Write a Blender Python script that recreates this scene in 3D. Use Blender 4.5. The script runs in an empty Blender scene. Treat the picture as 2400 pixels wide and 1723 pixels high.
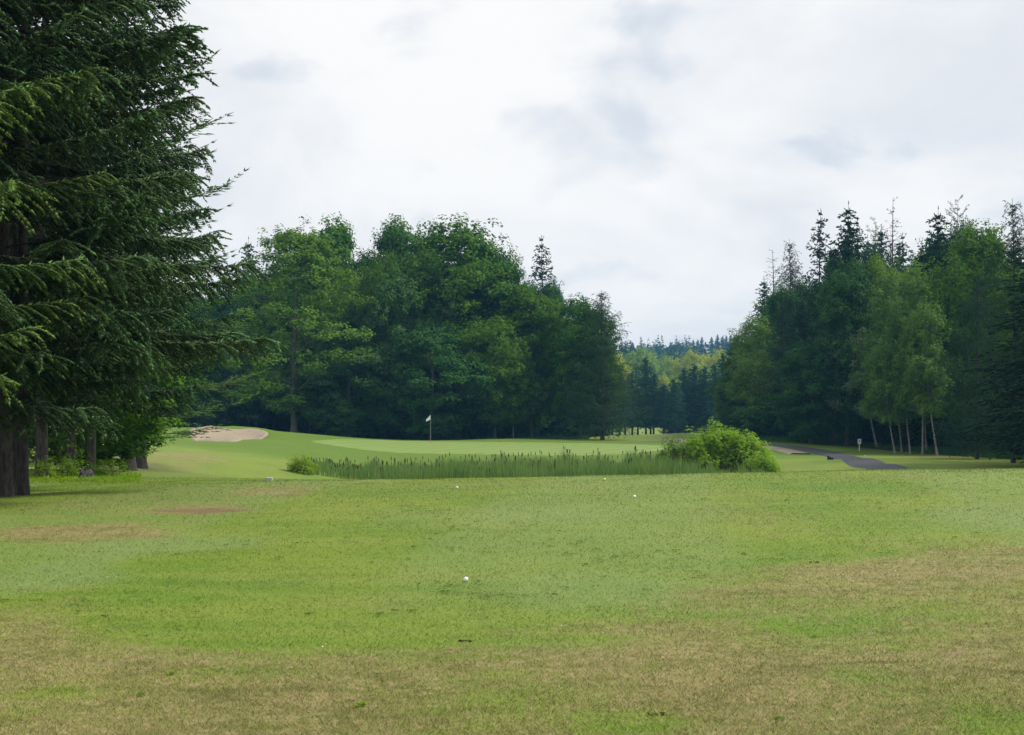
import bpy, math, random
import numpy as np
from mathutils import Vector
R_ = math.radians
sc = bpy.context.scene
C = sc.collection

# ------------------------------------------------------------------ camera
CAMZ, F, HZ = 1.6, 3333.333, 990.0            # eye height, focal length in photo pixels, horizon row
cam = bpy.data.cameras.new('camera'); cam.lens = 50; cam.sensor_width = 36
cam.shift_y = (HZ - 861.5) / 2400.0
cam.clip_start = 0.1; cam.clip_end = 6000
camo = bpy.data.objects.new('camera', cam); C.objects.link(camo)
camo.location = (0, 0, CAMZ); camo.rotation_euler = (R_(90), 0, 0)
sc.camera = camo

# ------------------------------------------------------------------ sky, sun, exposure
SUN_EL, SUN_AZ = 48.0, 76.0                   # azimuth clockwise from +Y (ahead) towards +X (right)
w = bpy.data.worlds.new('World'); sc.world = w; w.use_nodes = True
nt = w.node_tree; nt.nodes.clear()
def N(t, nt=None, **k):
    n = (nt or NT).nodes.new(t)
    for a, b in k.items(): setattr(n, a, b)
    return n
NT = nt
L = lambda a, b: NT.links.new(a, b)
out = N('ShaderNodeOutputWorld'); bg = N('ShaderNodeBackground'); bg.inputs[1].default_value = 0.1
sky = N('ShaderNodeTexSky', sky_type='NISHITA', sun_disc=False)
sky.sun_elevation = R_(SUN_EL); sky.sun_rotation = R_(SUN_AZ)
tc = N('ShaderNodeTexCoord'); sp = N('ShaderNodeSeparateXYZ'); L(tc.outputs['Generated'], sp.inputs[0])
za = N('ShaderNodeMath', operation='MAXIMUM'); L(sp.outputs[2], za.inputs[0]); za.inputs[1].default_value = 0.0
zb = N('ShaderNodeMath', operation='ADD'); L(za.outputs[0], zb.inputs[0]); zb.inputs[1].default_value = 0.42
dv = N('ShaderNodeVectorMath', operation='DIVIDE'); L(tc.outputs['Generated'], dv.inputs[0])
cb = N('ShaderNodeCombineXYZ')
for i in range(3): L(zb.outputs[0], cb.inputs[i])
L(cb.outputs[0], dv.inputs[1])
mp = N('ShaderNodeMapping'); L(dv.outputs[0], mp.inputs[0])
mp.inputs['Location'].default_value = (1.35, 4.2, 0); mp.inputs['Scale'].default_value = (1.0, 1.0, 0.0)
n1 = N('ShaderNodeTexNoise'); n1.inputs['Scale'].default_value = 5.8; n1.inputs['Detail'].default_value = 6; n1.inputs['Roughness'].default_value = 0.48; n1.inputs['Distortion'].default_value = 0.2
n2 = N('ShaderNodeTexNoise'); n2.inputs['Scale'].default_value = 0.8; n2.inputs['Detail'].default_value = 3; n2.inputs['Roughness'].default_value = 0.5
L(mp.outputs[0], n1.inputs['Vector']); L(mp.outputs[0], n2.inputs['Vector'])
r1 = N('ShaderNodeMapRange', interpolation_type='SMOOTHSTEP'); L(n1.outputs[0], r1.inputs[0])
for i, v in ((1, .49), (2, .70), (3, 0.), (4, .72)): r1.inputs[i].default_value = v
r2 = N('ShaderNodeMapRange', interpolation_type='SMOOTHSTEP'); L(n2.outputs[0], r2.inputs[0])
for i, v in ((1, .36), (2, .62), (3, .45), (4, 1.)): r2.inputs[i].default_value = v
mm = N('ShaderNodeMath', operation='MULTIPLY'); L(r1.outputs[0], mm.inputs[0]); L(r2.outputs[0], mm.inputs[1])
n3 = N('ShaderNodeTexNoise'); n3.inputs['Scale'].default_value = 2.6; n3.inputs['Detail'].default_value = 8; n3.inputs['Roughness'].default_value = 0.55; n3.inputs['Distortion'].default_value = 0.4
L(mp.outputs[0], n3.inputs['Vector'])
r3 = N('ShaderNodeMapRange', interpolation_type='SMOOTHSTEP'); L(n3.outputs[0], r3.inputs[0])
for i, v in ((1, .38), (2, .72), (3, 0.), (4, .5)): r3.inputs[i].default_value = v
m3 = N('ShaderNodeMath', operation='MAXIMUM'); L(mm.outputs[0], m3.inputs[0]); L(r3.outputs[0], m3.inputs[1])
mx = N('ShaderNodeMix', data_type='RGBA'); L(m3.outputs[0], mx.inputs[0])
mx.inputs[6].default_value = (7.4, 7.35, 7.3, 1); mx.inputs[7].default_value = (4.2, 4.75, 5.5, 1)
m2 = N('ShaderNodeMath', operation='MULTIPLY'); L(mm.outputs[0], m2.inputs[0]); m2.inputs[1].default_value = 0.22
mx2 = N('ShaderNodeMix', data_type='RGBA'); L(m2.outputs[0], mx2.inputs[0]); L(mx.outputs[2], mx2.inputs[6]); L(sky.outputs[0], mx2.inputs[7])
L(mx2.outputs[2], bg.inputs[0]); L(bg.outputs[0], out.inputs[0])

sun = bpy.data.lights.new('sun', 'SUN'); sun.energy = 3.5; sun.angle = R_(11); sun.color = (1.0, 0.94, 0.84)
suno = bpy.data.objects.new('sun', sun); C.objects.link(suno)
sd = Vector((math.sin(R_(SUN_AZ)) * math.cos(R_(SUN_EL)), math.cos(R_(SUN_AZ)) * math.cos(R_(SUN_EL)), math.sin(R_(SUN_EL))))
suno.rotation_euler = (-sd).to_track_quat('-Z', 'Y').to_euler(); suno.location = (30, 20, 60)
vs = sc.view_settings; vs.view_transform = 'Standard'; vs.look = 'None'; vs.exposure = 0.45; vs.gamma = 1.0
try: vs.use_curve_mapping = False
except Exception: pass
sc.render.engine = 'CYCLES'
cy = sc.cycles; cy.max_bounces = 5; cy.diffuse_bounces = 3; cy.glossy_bounces = 2; cy.transmission_bounces = 3
cy.volume_bounces = 0; cy.transparent_max_bounces = 4; cy.use_denoising = True
try: cy.denoiser = 'OPENIMAGEDENOISE'; cy.denoising_prefilter = 'ACCURATE'
except Exception: pass
cy.caustics_reflective = False; cy.caustics_refractive = False; cy.sample_clamp_indirect = 4.0

# ------------------------------------------------------------------ helpers
def prin(mat):
    return [n for n in mat.node_tree.nodes if n.type == 'BSDF_PRINCIPLED'][0]
def new_mat(name):
    global NT
    m = bpy.data.materials.new(name); m.use_nodes = True; NT = m.node_tree
    p = prin(m); p.inputs['Specular IOR Level'].default_value = 0.25; p.inputs['Roughness'].default_value = 0.8
    return m, p
def mixc(fac, a, b, bt='MIX'):
    n = N('ShaderNodeMix', data_type='RGBA', blend_type=bt)
    for s, v in ((0, fac), (6, a), (7, b)):
        if hasattr(v, 'is_linked') or hasattr(v, 'links'): L(v, n.inputs[s])
        elif isinstance(v, tuple): n.inputs[s].default_value = v + (1,) if len(v) == 3 else v
        else: n.inputs[s].default_value = v
    return n.outputs[2]
def mrange(v, a, b, c=0., d=1., smooth=True):
    n = N('ShaderNodeMapRange', interpolation_type='SMOOTHSTEP' if smooth else 'LINEAR'); L(v, n.inputs[0])
    for i, x in ((1, a), (2, b), (3, c), (4, d)): n.inputs[i].default_value = x
    return n.outputs[0]
def math_(op, a, b):
    n = N('ShaderNodeMath', operation=op)
    for i, v in ((0, a), (1, b)):
        if hasattr(v, 'links'): L(v, n.inputs[i])
        else: n.inputs[i].default_value = v
    return n.outputs[0]
def noise(vec, scale, detail=3, rough=.55, dist=0.):
    n = N('ShaderNodeTexNoise'); n.inputs['Scale'].default_value = scale; n.inputs['Detail'].default_value = detail
    n.inputs['Roughness'].default_value = rough; n.inputs['Distortion'].default_value = dist
    if vec is not None: L(vec, n.inputs['Vector'])
    return n.outputs[0]
def attr(name):
    n = N('ShaderNodeAttribute'); n.attribute_name = name; return n.outputs['Fac']
def mapping(vec, scale):
    n = N('ShaderNodeMapping'); L(vec, n.inputs[0]); n.inputs['Scale'].default_value = scale; return n.outputs[0]
def bump(p, h, strength, dist):
    b = N('ShaderNodeBump'); b.inputs['Strength'].default_value = strength; b.inputs['Distance'].default_value = dist
    L(h, b.inputs['Height']); L(b.outputs[0], p.inputs['Normal'])

def make_mesh(name, V, faces, mat=None, smooth=False, attrs=None):
    """V (n,3); faces: list of int arrays (m,k)"""
    me = bpy.data.meshes.new(name); V = np.asarray(V, np.float32)
    me.vertices.add(len(V)); me.vertices.foreach_set('co', V.ravel())
    faces = [np.asarray(f, np.int32) for f in faces if len(f)]
    lv = np.concatenate([f.ravel() for f in faces])
    tot = np.concatenate([np.full(len(f), f.shape[1], np.int32) for f in faces])
    st = np.concatenate(([0], np.cumsum(tot)[:-1])).astype(np.int32)
    me.loops.add(len(lv)); me.loops.foreach_set('vertex_index', lv)
    me.polygons.add(len(tot)); me.polygons.foreach_set('loop_start', st); me.polygons.foreach_set('loop_total', tot)
    if smooth: me.polygons.foreach_set('use_smooth', np.ones(len(tot), bool))
    for k, a in (attrs or {}).items():
        at = me.attributes.new(k, 'FLOAT', 'POINT'); at.data.foreach_set('value', np.asarray(a, np.float32))
    me.update(calc_edges=True)
    if mat: me.materials.append(mat)
    return me
class MB:
    """collects geometry of one mesh"""
    def __init__(s): s.V = []; s.F = {}; s.n = 0; s.A = {}
    def add(s, V, *faces, **at):
        V = np.asarray(V, float).reshape(-1, 3)
        for f in faces:
            f = np.asarray(f, int)
            if len(f): s.F.setdefault(f.shape[1], []).append(f + s.n)
        for k, a in at.items(): s.A.setdefault(k, []).append(np.broadcast_to(np.asarray(a, float), (len(V),)))
        s.V.append(V); s.n += len(V)
    def mesh(s, name, mat=None, smooth=False):
        return make_mesh(name, np.concatenate(s.V), [np.concatenate(f) for f in s.F.values()], mat, smooth,
                         {k: np.concatenate(a) for k, a in s.A.items()})
def nrm(a): return a / np.maximum(np.linalg.norm(a, axis=-1, keepdims=True), 1e-9)
def tube(mb, P, r, sides=6, caps=False):
    P = np.asarray(P, float); n = len(P); r = np.broadcast_to(np.asarray(r, float), (n,))
    T = nrm(np.gradient(P, axis=0)); ref = np.array([0, 0, 1.]) if abs(T[0, 2]) < .9 else np.array([1., 0, 0])
    U = nrm(np.cross(T, ref)); W = np.cross(T, U)
    a = np.arange(sides) * 2 * math.pi / sides
    V = P[:, None] + r[:, None, None] * (np.cos(a)[None, :, None] * U[:, None] + np.sin(a)[None, :, None] * W[:, None])
    i = np.arange(n - 1)[:, None] * sides; j = np.arange(sides)[None]; k = (j + 1) % sides
    Q = np.stack([i + j, i + k, i + sides + k, i + sides + j], -1).reshape(-1, 4)
    mb.add(V, Q)
    if caps:
        for e in (0, n - 1):
            mb.add(np.vstack([V[e], P[e:e + 1]]), np.array([[q, (q + 1) % sides, sides] for q in range(sides)]))
def spindles(mb, P, D, Ln, Wd, rng, **at):
    """finger-shaped needle shoots, three triangles each"""
    n = len(P)
    if not n: return
    D = nrm(D); U = nrm(np.cross(D, rng.normal(size=(n, 3)))); W = np.cross(D, U)
    Ln = np.broadcast_to(Ln, (n,))[:, None]; Wd = np.broadcast_to(Wd, (n,))[:, None] * .5
    ring = [P + D * Ln * .22 + Wd * (math.cos(a) * U + math.sin(a) * W) for a in (0, 2.094, 4.189)]
    V = np.stack(ring + [P + D * Ln], 1)
    f = np.array([[0, 1, 3], [1, 2, 3], [2, 0, 3]])
    mb.add(V, (np.arange(n)[:, None, None] * 4 + f[None]).reshape(-1, 3), **{k: np.repeat(v, 4) for k, v in at.items()})
def leaves(mb, P, D, Nn, Ln, Wd, **at):
    """rhombic leaves, one quad each"""
    n = len(P)
    if not n: return
    D = nrm(D); S = nrm(np.cross(D, Nn)); Ln = np.broadcast_to(Ln, (n,))[:, None]; Wd = np.broadcast_to(Wd, (n,))[:, None] * .5
    up = np.cross(S, D)
    V = np.stack([P, P + D * Ln * .45 + S * Wd + up * Wd * .3, P + D * Ln, P + D * Ln * .45 - S * Wd + up * Wd * .3], 1)
    mb.add(V, np.arange(n * 4).reshape(n, 4), **{k: np.repeat(v, 4) for k, v in at.items()})
def blades(mb, P, H, Wd, lean, rng, **at):
    """grass blades, one triangle each"""
    n = len(P); a = rng.uniform(0, 2 * math.pi, n); S = np.stack([np.cos(a), np.sin(a), 0 * a], 1)
    b = rng.uniform(0, 2 * math.pi, n); tip = np.stack([np.cos(b) * lean, np.sin(b) * lean, np.ones(n)], 1) * np.asarray(H)[:, None]
    Wd = np.broadcast_to(Wd, (n,))[:, None] * .5
    V = np.stack([P - S * Wd, P + S * Wd, P + tip], 1)
    mb.add(V, np.arange(n * 3).reshape(n, 3), **{k: np.repeat(v, 3) for k, v in at.items()})

def obj(name, mesh, parent=None, loc=(0, 0, 0), rot=(0, 0, 0), scale=(1, 1, 1), mat=None):
    o = bpy.data.objects.new(name, mesh); C.objects.link(o)
    o.location = loc; o.rotation_euler = rot; o.scale = scale
    if parent: o.parent = parent
    if mat and mesh.materials:
        o.material_slots[0].link = 'OBJECT'; o.material_slots[0].material = mat
    return o
def thing(name, label, cat, loc=(0, 0, 0), rotz=0, group=None, scale=(1, 1, 1)):
    o = obj(name, None, None, loc, (0, 0, rotz), scale); o.empty_display_size = .3
    return tag(o, label, cat, group)
def tag(o, label, cat, group=None, kind=None):
    o['label'] = label; o['category'] = cat
    if group: o['group'] = group
    if kind: o['kind'] = kind
    return o
def struct(o): o['kind'] = 'structure'; return o

# ------------------------------------------------------------------ terrain heights
def W3(px, py, d): return np.array([(px - 1200) / F * d, d, CAMZ + (HZ - py) / F * d])
ctl = [(1200, 1723, 6.7), (0, 1723, 6.7), (2400, 1716, 6.7), (1200, 1359, 13.0), (0, 1362, 13.0), (2400, 1345, 13.0),
       (1200, 1225, 17.0), (0, 1228, 17.0), (2400, 1212, 17.0), (1487, 1165, 20), (1071, 1143, 23.5), (53, 1163, 22.2), (2400, 1140, 20.5),
       (600, 1143, 23), (1100, 1128, 26.5), (700, 1128, 26.5), (1500, 1117, 26.8), (2000, 1103, 27), (2400, 1100, 27.2), (3000, 1098, 27.4),
       (165, 1122, 32), (214, 1109, 36), (350, 1107, 38), (350, 1062, 70), (-200, 1110, 36), (-100, 1050, 70), (300, 1032, 90),
       (440, 1032, 95), (430, 1009, 108), (540, 1004, 111), (600, 1032, 96), (640, 1011, 112), (770, 1034, 108), (480, 1022, 130), (700, 1040, 135),
       (620, 1126, 40), (480, 1112, 42), (600, 1085, 72), (760, 1082, 86),
       (1100, 1172, 50), (1100, 1158, 70), (1500, 1168, 50), (1500, 1158, 70), (800, 1165, 60), (1750, 1150, 60),
       (900, 1056, 98), (1100, 1062, 95), (1300, 1069, 95), (1150, 1035, 118), (1180, 1029, 121), (1000, 1034, 118), (1009, 1040, 109), (1330, 1037, 118), (1180, 1040, 135),
       (1545, 1062, 100), (1490, 1029, 128), (1400, 1023, 150), (1560, 1035, 122), (1640, 1036, 125), (1450, 1021, 230), (1650, 1021, 230),
       (1850, 1061, 99), (1850, 1048, 107), (1850, 1033, 117), (1850, 1082, 78), (1850, 1112, 52), (2014, 1057, 105), (1980, 1078, 85), (2040, 1093, 72), (2150, 1113, 58), (2100, 1126, 48), (2195, 1066, 100), (2300, 1082, 84), (2400, 1097, 70),
       (1790, 1016, 128), (2000, 1045, 122), (2300, 1060, 115), (2900, 1075, 100), (2900, 1110, 55)]
CP = np.array([W3(*c) for c in ctl] + [(-25, -30, .1), (0, -30, .1), (25, -30, .2), (-12, 6, .12), (14, 6, .16), (-60, 30, .3), (-80, 90, .6), (-70, 140, .3),
      (-30, 170, -.4), (60, 170, -.5), (120, 120, .3), (100, 60, -.2), (60, 20, .6), (-120, 260, 0), (0, 300, -.4), (130, 280, 0), (60, 230, -.6)], float)
def tps(d2): return np.where(d2 > 1e-9, d2 * np.log(np.maximum(d2, 1e-9)), 0)
def _fit():
    S = 40.0; P = CP[:, :2] / S; n = len(P)
    K = tps(((P[:, None] - P[None]) ** 2).sum(-1)) + np.eye(n) * 2e-4
    Q = np.hstack([np.ones((n, 1)), P]); A = np.block([[K, Q], [Q.T, np.zeros((3, 3))]])
    return S, P, np.linalg.solve(A, np.concatenate([CP[:, 2], np.zeros(3)]))
TS, TP, TW = _fit()
def sm(a, b, x): t = np.clip((x - a) / (b - a), 0, 1); return t * t * (3 - 2 * t)
def G(x, y):
    """ground height"""
    x = np.asarray(x, float); y = np.asarray(y, float); sh = x.shape
    xf, yf = x.ravel(), y.ravel(); z = np.empty(len(xf))
    for i in range(0, len(xf), 20000):
        p = np.stack([xf[i:i + 20000], yf[i:i + 20000]], 1) / TS
        pc = np.stack([np.clip(p[:, 0], -140 / TS, 140 / TS), np.clip(p[:, 1], -30 / TS, 300 / TS)], 1)
        z[i:i + 20000] = tps(((pc[:, None] - TP[None]) ** 2).sum(-1)) @ TW[:-3] + TW[-3] + pc @ TW[-2:]
    far = sm(150, 260, np.hypot(xf, yf - 60)); z = z * (1 - far) + (-.6) * far
    z += 29.5 * sm(380, 830, yf) + 4 * sm(260, 420, yf) + 3 * sm(500, 1100, yf) * np.sin(xf / 130 + .5) + 8 * sm(300, 900, np.abs(xf)) * sm(-200, 300, yf)
    z += .012 * np.sin(xf * 1.9 + .7 * np.sin(yf * .9)) * np.sin(yf * 1.4 + .5 * np.sin(xf * 1.1)) + .02 * np.sin(xf * .55 + 1) * np.sin(yf * .47)
    return z.reshape(sh)
def g1(x, y): return float(G(np.array([x]), np.array([y]))[0])
def hit(px, py, d0=4., d1=200.):
    """where the sight line of a photo pixel first meets the ground"""
    d = np.geomspace(d0, d1, 3000); z = CAMZ + (HZ - py) / F * d; g = G((px - 1200) / F * d, d)
    k = np.argmax(z <= g); dd = d[k] if z[k] <= g[k] else d1
    return (px - 1200) / F * dd, dd
def at(px, d): return (px - 1200) / F * d, d

# smooth random field for numpy use
def vnoise(x, y, s, seed=0):
    r = np.random.default_rng(seed).random((64, 64)); u, v = x / s, y / s
    i, j = np.floor(u).astype(int), np.floor(v).astype(int); fu, fv = u - i, v - j
    fu, fv = fu * fu * (3 - 2 * fu), fv * fv * (3 - 2 * fv)
    g = lambda a, b: r[a % 64, b % 64]
    return (g(i, j) * (1 - fu) + g(i + 1, j) * fu) * (1 - fv) + (g(i, j + 1) * (1 - fu) + g(i + 1, j + 1) * fu) * fv

# turf state: dry straw with grove shade painted in, bare soil, lush mown green; each patch an ellipse on the ground with a ragged edge
def ell(px0, py0, px1, py1, val, soft=.5):
    a = hit((px0 + px1) / 2, (py0 + py1) / 2); n = hit((px0 + px1) / 2, py1); f = hit((px0 + px1) / 2, py0)
    l = hit(px0, (py0 + py1) / 2)[0]; r = hit(px1, (py0 + py1) / 2)[0]
    return ((l + r) / 2, (n[1] + f[1]) / 2, abs(r - l) / 2, abs(f[1] - n[1]) / 2, val, soft)
DRYLINE = np.array([hit(*p) for p in ((-600, 1440), (0, 1450), (300, 1482), (520, 1492), (900, 1512), (1100, 1494), (1430, 1452), (1490, 1385), (1700, 1348), (1950, 1322), (2150, 1306), (2400, 1278), (3000, 1240))])
DRYLINE = DRYLINE[np.argsort(DRYLINE[:, 0])]
DRY_SHADE = [ell(-120, 1150, 640, 1236, .38), ell(1620, 1140, 2000, 1290, .2), ell(-80, 1228, 470, 1272, .85), ell(280, 1180, 640, 1215, .75), ell(500, 1134, 760, 1172, .7), ell(1560, 1180, 2000, 1300, .22), ell(2050, 1140, 2500, 1250, .22),  # first patch paints the shade near the spruce grove as darker, drier turf
       ell(1750, 1110, 2400, 1128, .4), ell(900, 1128, 1600, 1145, .35), ell(0, 1395, 260, 1450, .35), ell(600, 1395, 1000, 1440, .3),
       ell(520, 1496, 1060, 1534, -.8), ell(330, 1550, 760, 1590, -.4), ell(1250, 1660, 1700, 1740, -.5), ell(2230, 1660, 2480, 1740, -.5), ell(1750, 1450, 2050, 1485, -.3), ell(1150, 1480, 1650, 1520, -.3),
       ell(1060, 1560, 1300, 1600, -.3), ell(0, 1600, 260, 1650, -.3), ell(1850, 1560, 2200, 1620, -.35), ell(200, 1040, 640, 1118, .45), ell(620, 1062, 900, 1100, .4)]
BARE = [ell(310, 1187, 640, 1208, .95), ell(600, 1154, 740, 1168, .6), ell(1320, 1497, 1640, 1520, .5), ell(2060, 1520, 2400, 1548, .55), ell(900, 1660, 1100, 1690, .4), ell(1750, 1430, 2050, 1450, .3), ell(560, 1600, 720, 1640, .3)]
COOL = [ell(-50, 1290, 330, 1400, .8), ell(150, 1255, 620, 1300, .8), ell(1150, 1330, 1650, 1450, .5), ell(2100, 1180, 2500, 1245, .8), ell(900, 1180, 1500, 1240, .4), ell(1180, 1500, 1420, 1545, .6)]
def patches(x, y, lst, sign=1):
    v = np.zeros_like(x)
    for i, (cx, cy, rx, ry, val, soft) in enumerate(lst):
        d = np.hypot((x - cx) / rx, (y - cy) / ry) + .55 * (vnoise(x, y, .9 + ry * .25, 5 + i) - .5) + .35 * (vnoise(x, y, .3, 9) - .5)
        v += val * sm(1.15, .45, d)
    return v
def turf(x, y):
    line = np.interp(x, DRYLINE[:, 0], DRYLINE[:, 1])
    e = (line - y) + 2.4 * (vnoise(x, y, 1.3, 1) - .5) + 1.0 * (vnoise(x, y, .45, 2) - .5)
    dry = sm(-.8, 1.0, e) * (.70 + .7 * (vnoise(x, y, 1.1, 3) - .5))
    dry = dry + patches(x, y, DRY_SHADE)
    bare = patches(x, y, BARE)
    cool = patches(x, y, COOL) + .55 * sm(-.25, .25, np.sin((x - .12 * y + 2.6) * math.pi / 3.1) + .35 * (vnoise(x, y, 1.4, 13) - .5)) * sm(10, 15, y) * sm(60, 30, y)
    # mown approach slope round the green
    gx, gy = x + 2.5, y - 103
    lush = sm(1.25, .95, np.hypot(gx / 27, gy / 19)) * sm(80, 88, y + .12 * x)
    dry = dry * (1 - lush) + .25 * (1 - lush) * sm(30, 50, y) * vnoise(x, y, 6, 4)
    bank = sm(16, 28, x - .12 * (y - 60)) * sm(88, 98, y + .25 * x - 4) * sm(150, 125, y)
    return np.clip(dry + .45 * bank, 0, 1.2), np.clip(bare, 0, 1), np.clip(lush, 0, 1), np.clip(cool, 0, 1)

# ------------------------------------------------------------------ materials
def turf_nodes(p, blade):
    geo = N('ShaderNodeNewGeometry'); pos = geo.outputs['Position']
    dry, bare, lush, cool = attr('dry'), attr('bare'), attr('lush'), attr('cool')
    na = noise(pos, .35, 4, .6); nb = noise(pos, 2.6, 4, .6); nc = noise(pos, 14, 4, .65)
    st = noise(mapping(pos, (.5, 2.2, 1)), 1.1, 4, .6)
    g = mixc(mrange(na, .35, .65), (.102, .178, .016), (.148, .208, .022))
    g = mixc(mrange(st, .42, .66, 0, .7), g, (.172, .216, .038))
    g = mixc(mrange(nb, .5, .72, 0, .45), g, (.070, .128, .016))
    g = mixc(math_('MULTIPLY', cool, .75), g, (.158, .222, .070))
    s = mixc(mrange(nb, .36, .66), (.222, .186, .076), (.142, .144, .036))
    s = mixc(mrange(nc, .42, .7, 0, .75), s, (.310, .258, .125))
    ne = noise(mapping(pos, (.7, 1.5, 1)), 2.1, 5, .65, .4)
    s = mixc(mrange(ne, .50, .68, 0, .8), s, (.105, .108, .026))
    s = mixc(mrange(ne, .28, .42, .6, 0), s, (.255, .205, .105))
    d2 = math_('ADD', dry, math_('MULTIPLY', math_('SUBTRACT', nc, .5), 1.5))
    if blade: d2 = math_('ADD', d2, math_('MULTIPLY', math_('SUBTRACT', math_('FRACT', math_('MULTIPLY', geo.outputs['Random Per Island'], 37.), 0), .5), .9))
    d2 = math_('ADD', d2, math_('MULTIPLY', math_('SUBTRACT', nb, .5), 1.3))
    c = mixc(mrange(d2, .15, 1.0), g, s)
    c = mixc(math_('MULTIPLY', lush, .85), c, mixc(mrange(st, .3, .7), (.078, .145, .013), (.096, .158, .018)))
    b2 = math_('ADD', bare, math_('MULTIPLY', math_('SUBTRACT', nc, .5), .8))
    c = mixc(mrange(b2, .3, .8, 0, .85), c, (.150, .098, .058))
    if blade:
        rpi = geo.outputs['Random Per Island']
        v = mrange(rpi, 0, 1, .72, 1.68, False)
        c = mixc(1., c, mixc(v, (0, 0, 0), (1, 1, 1)), 'MULTIPLY') if False else mulv(c, v)
        c = mixc(mrange(rpi, .93, .97, 0, .5), c, (.36, .31, .17))
    else:
        nd = noise(pos, 55, 3, .7)
        c = mulv(c, mrange(nd, .25, .75, .72, 1.22, False))
        bump(p, nd, .5, .02)
    L(c, p.inputs['Base Color']); p.inputs['Roughness'].default_value = .75; p.inputs['Specular IOR Level'].default_value = .15
def mulv(c, v):
    n = N('ShaderNodeVectorMath', operation='SCALE'); L(c, n.inputs[0])
    if hasattr(v, 'links'): L(v, n.inputs['Scale'])
    else: n.inputs['Scale'].default_value = v
    return n.outputs[0]
M = {}
M['turf'], p = new_mat('turf'); turf_nodes(p, False)
M['blade'], p = new_mat('turf_blade'); turf_nodes(p, True)
m, p = new_mat('green_turf'); M['green'] = m
pos = N('ShaderNodeNewGeometry').outputs['Position']
wv = N('ShaderNodeTexWave', wave_profile='SIN'); wv.inputs['Scale'].default_value = .21; wv.inputs['Distortion'].default_value = .4
rot = N('ShaderNodeMapping'); L(pos, rot.inputs[0]); rot.inputs['Rotation'].default_value = (0, 0, R_(28)); L(rot.outputs[0], wv.inputs['Vector'])
c = mixc(mrange(wv.outputs['Fac'], .4, .6), (.124, .198, .040), (.160, .238, .054))
c = mixc(mrange(noise(pos, .5, 4, .6), .4, .7, 0, .5), c, (.168, .220, .052))
c = mulv(c, mrange(noise(pos, 25, 3, .7), .2, .8, .88, 1.12, False)); L(c, p.inputs['Base Color'])
m, p = new_mat('sand'); M['sand'] = m
pos = N('ShaderNodeNewGeometry').outputs['Position']
c = mixc(noise(pos, 1.2, 5, .6), (.235, .192, .136), (.315, .262, .195)); c = mulv(c, mrange(noise(pos, 9, 4, .7), .25, .75, .8, 1.15, False)); L(c, p.inputs['Base Color'])
bump(p, noise(pos, 5, 5, .65), .8, .12)
m, p = new_mat('asphalt'); M['asphalt'] = m
pos = N('ShaderNodeNewGeometry').outputs['Position']
c = mixc(noise(pos, 1.0, 5, .65), (.028, .030, .036), (.048, .049, .053)); c = mulv(c, mrange(noise(pos, 40, 3, .7), .25, .75, .8, 1.2, False)); L(c, p.inputs['Base Color']); p.inputs['Roughness'].default_value = .6
def plain(name, col, rough=.6, spec=.3, var=.15, scale=8., bmp=0):
    m, p = new_mat(name); tco = N('ShaderNodeTexCoord').outputs['Object']; n = noise(tco, scale, 5, .6)
    c = mulv(mixc(0., col, col), mrange(n, .25, .75, 1 - var, 1 + var, False)); L(c, p.inputs['Base Color'])
    p.inputs['Roughness'].default_value = rough; p.inputs['Specular IOR Level'].default_value = spec
    if bmp: bump(p, n, .7, bmp)
    M[name] = m; return m
def bark(name, a, b, sc_=(6, 6, 1.2), marks=None):
    m, p = new_mat(name); tco = N('ShaderNodeTexCoord').outputs['Object']
    n = noise(mapping(tco, sc_), 4, 6, .7, .3); c = mixc(mrange(n, .35, .65), a, b)
    c = mixc(mrange(noise(tco, 1.1, 3), .5, .75, 0, .5), c, tuple(x * .6 + .02 for x in a))
    if marks: c = mixc(mrange(noise(mapping(tco, (2, 2, 9)), 2.2, 3), .58, .64), c, marks)
    L(c, p.inputs['Base Color']); bump(p, n, .9, .03); p.inputs['Roughness'].default_value = .9; M[name] = m
bark('spruce_bark', (.034, .028, .027), (.095, .080, .076))
bark('grey_bark', (.060, .055, .050), (.150, .138, .125))
bark('birch_bark', (.17, .165, .155), (.34, .33, .31), (2, 2, 3), (.06, .05, .05))
bark('twig_bark', (.028, .022, .016), (.085, .068, .052))
bark('stump_wood', (.018, .016, .018), (.085, .082, .086), (3, 3, 3))
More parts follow.
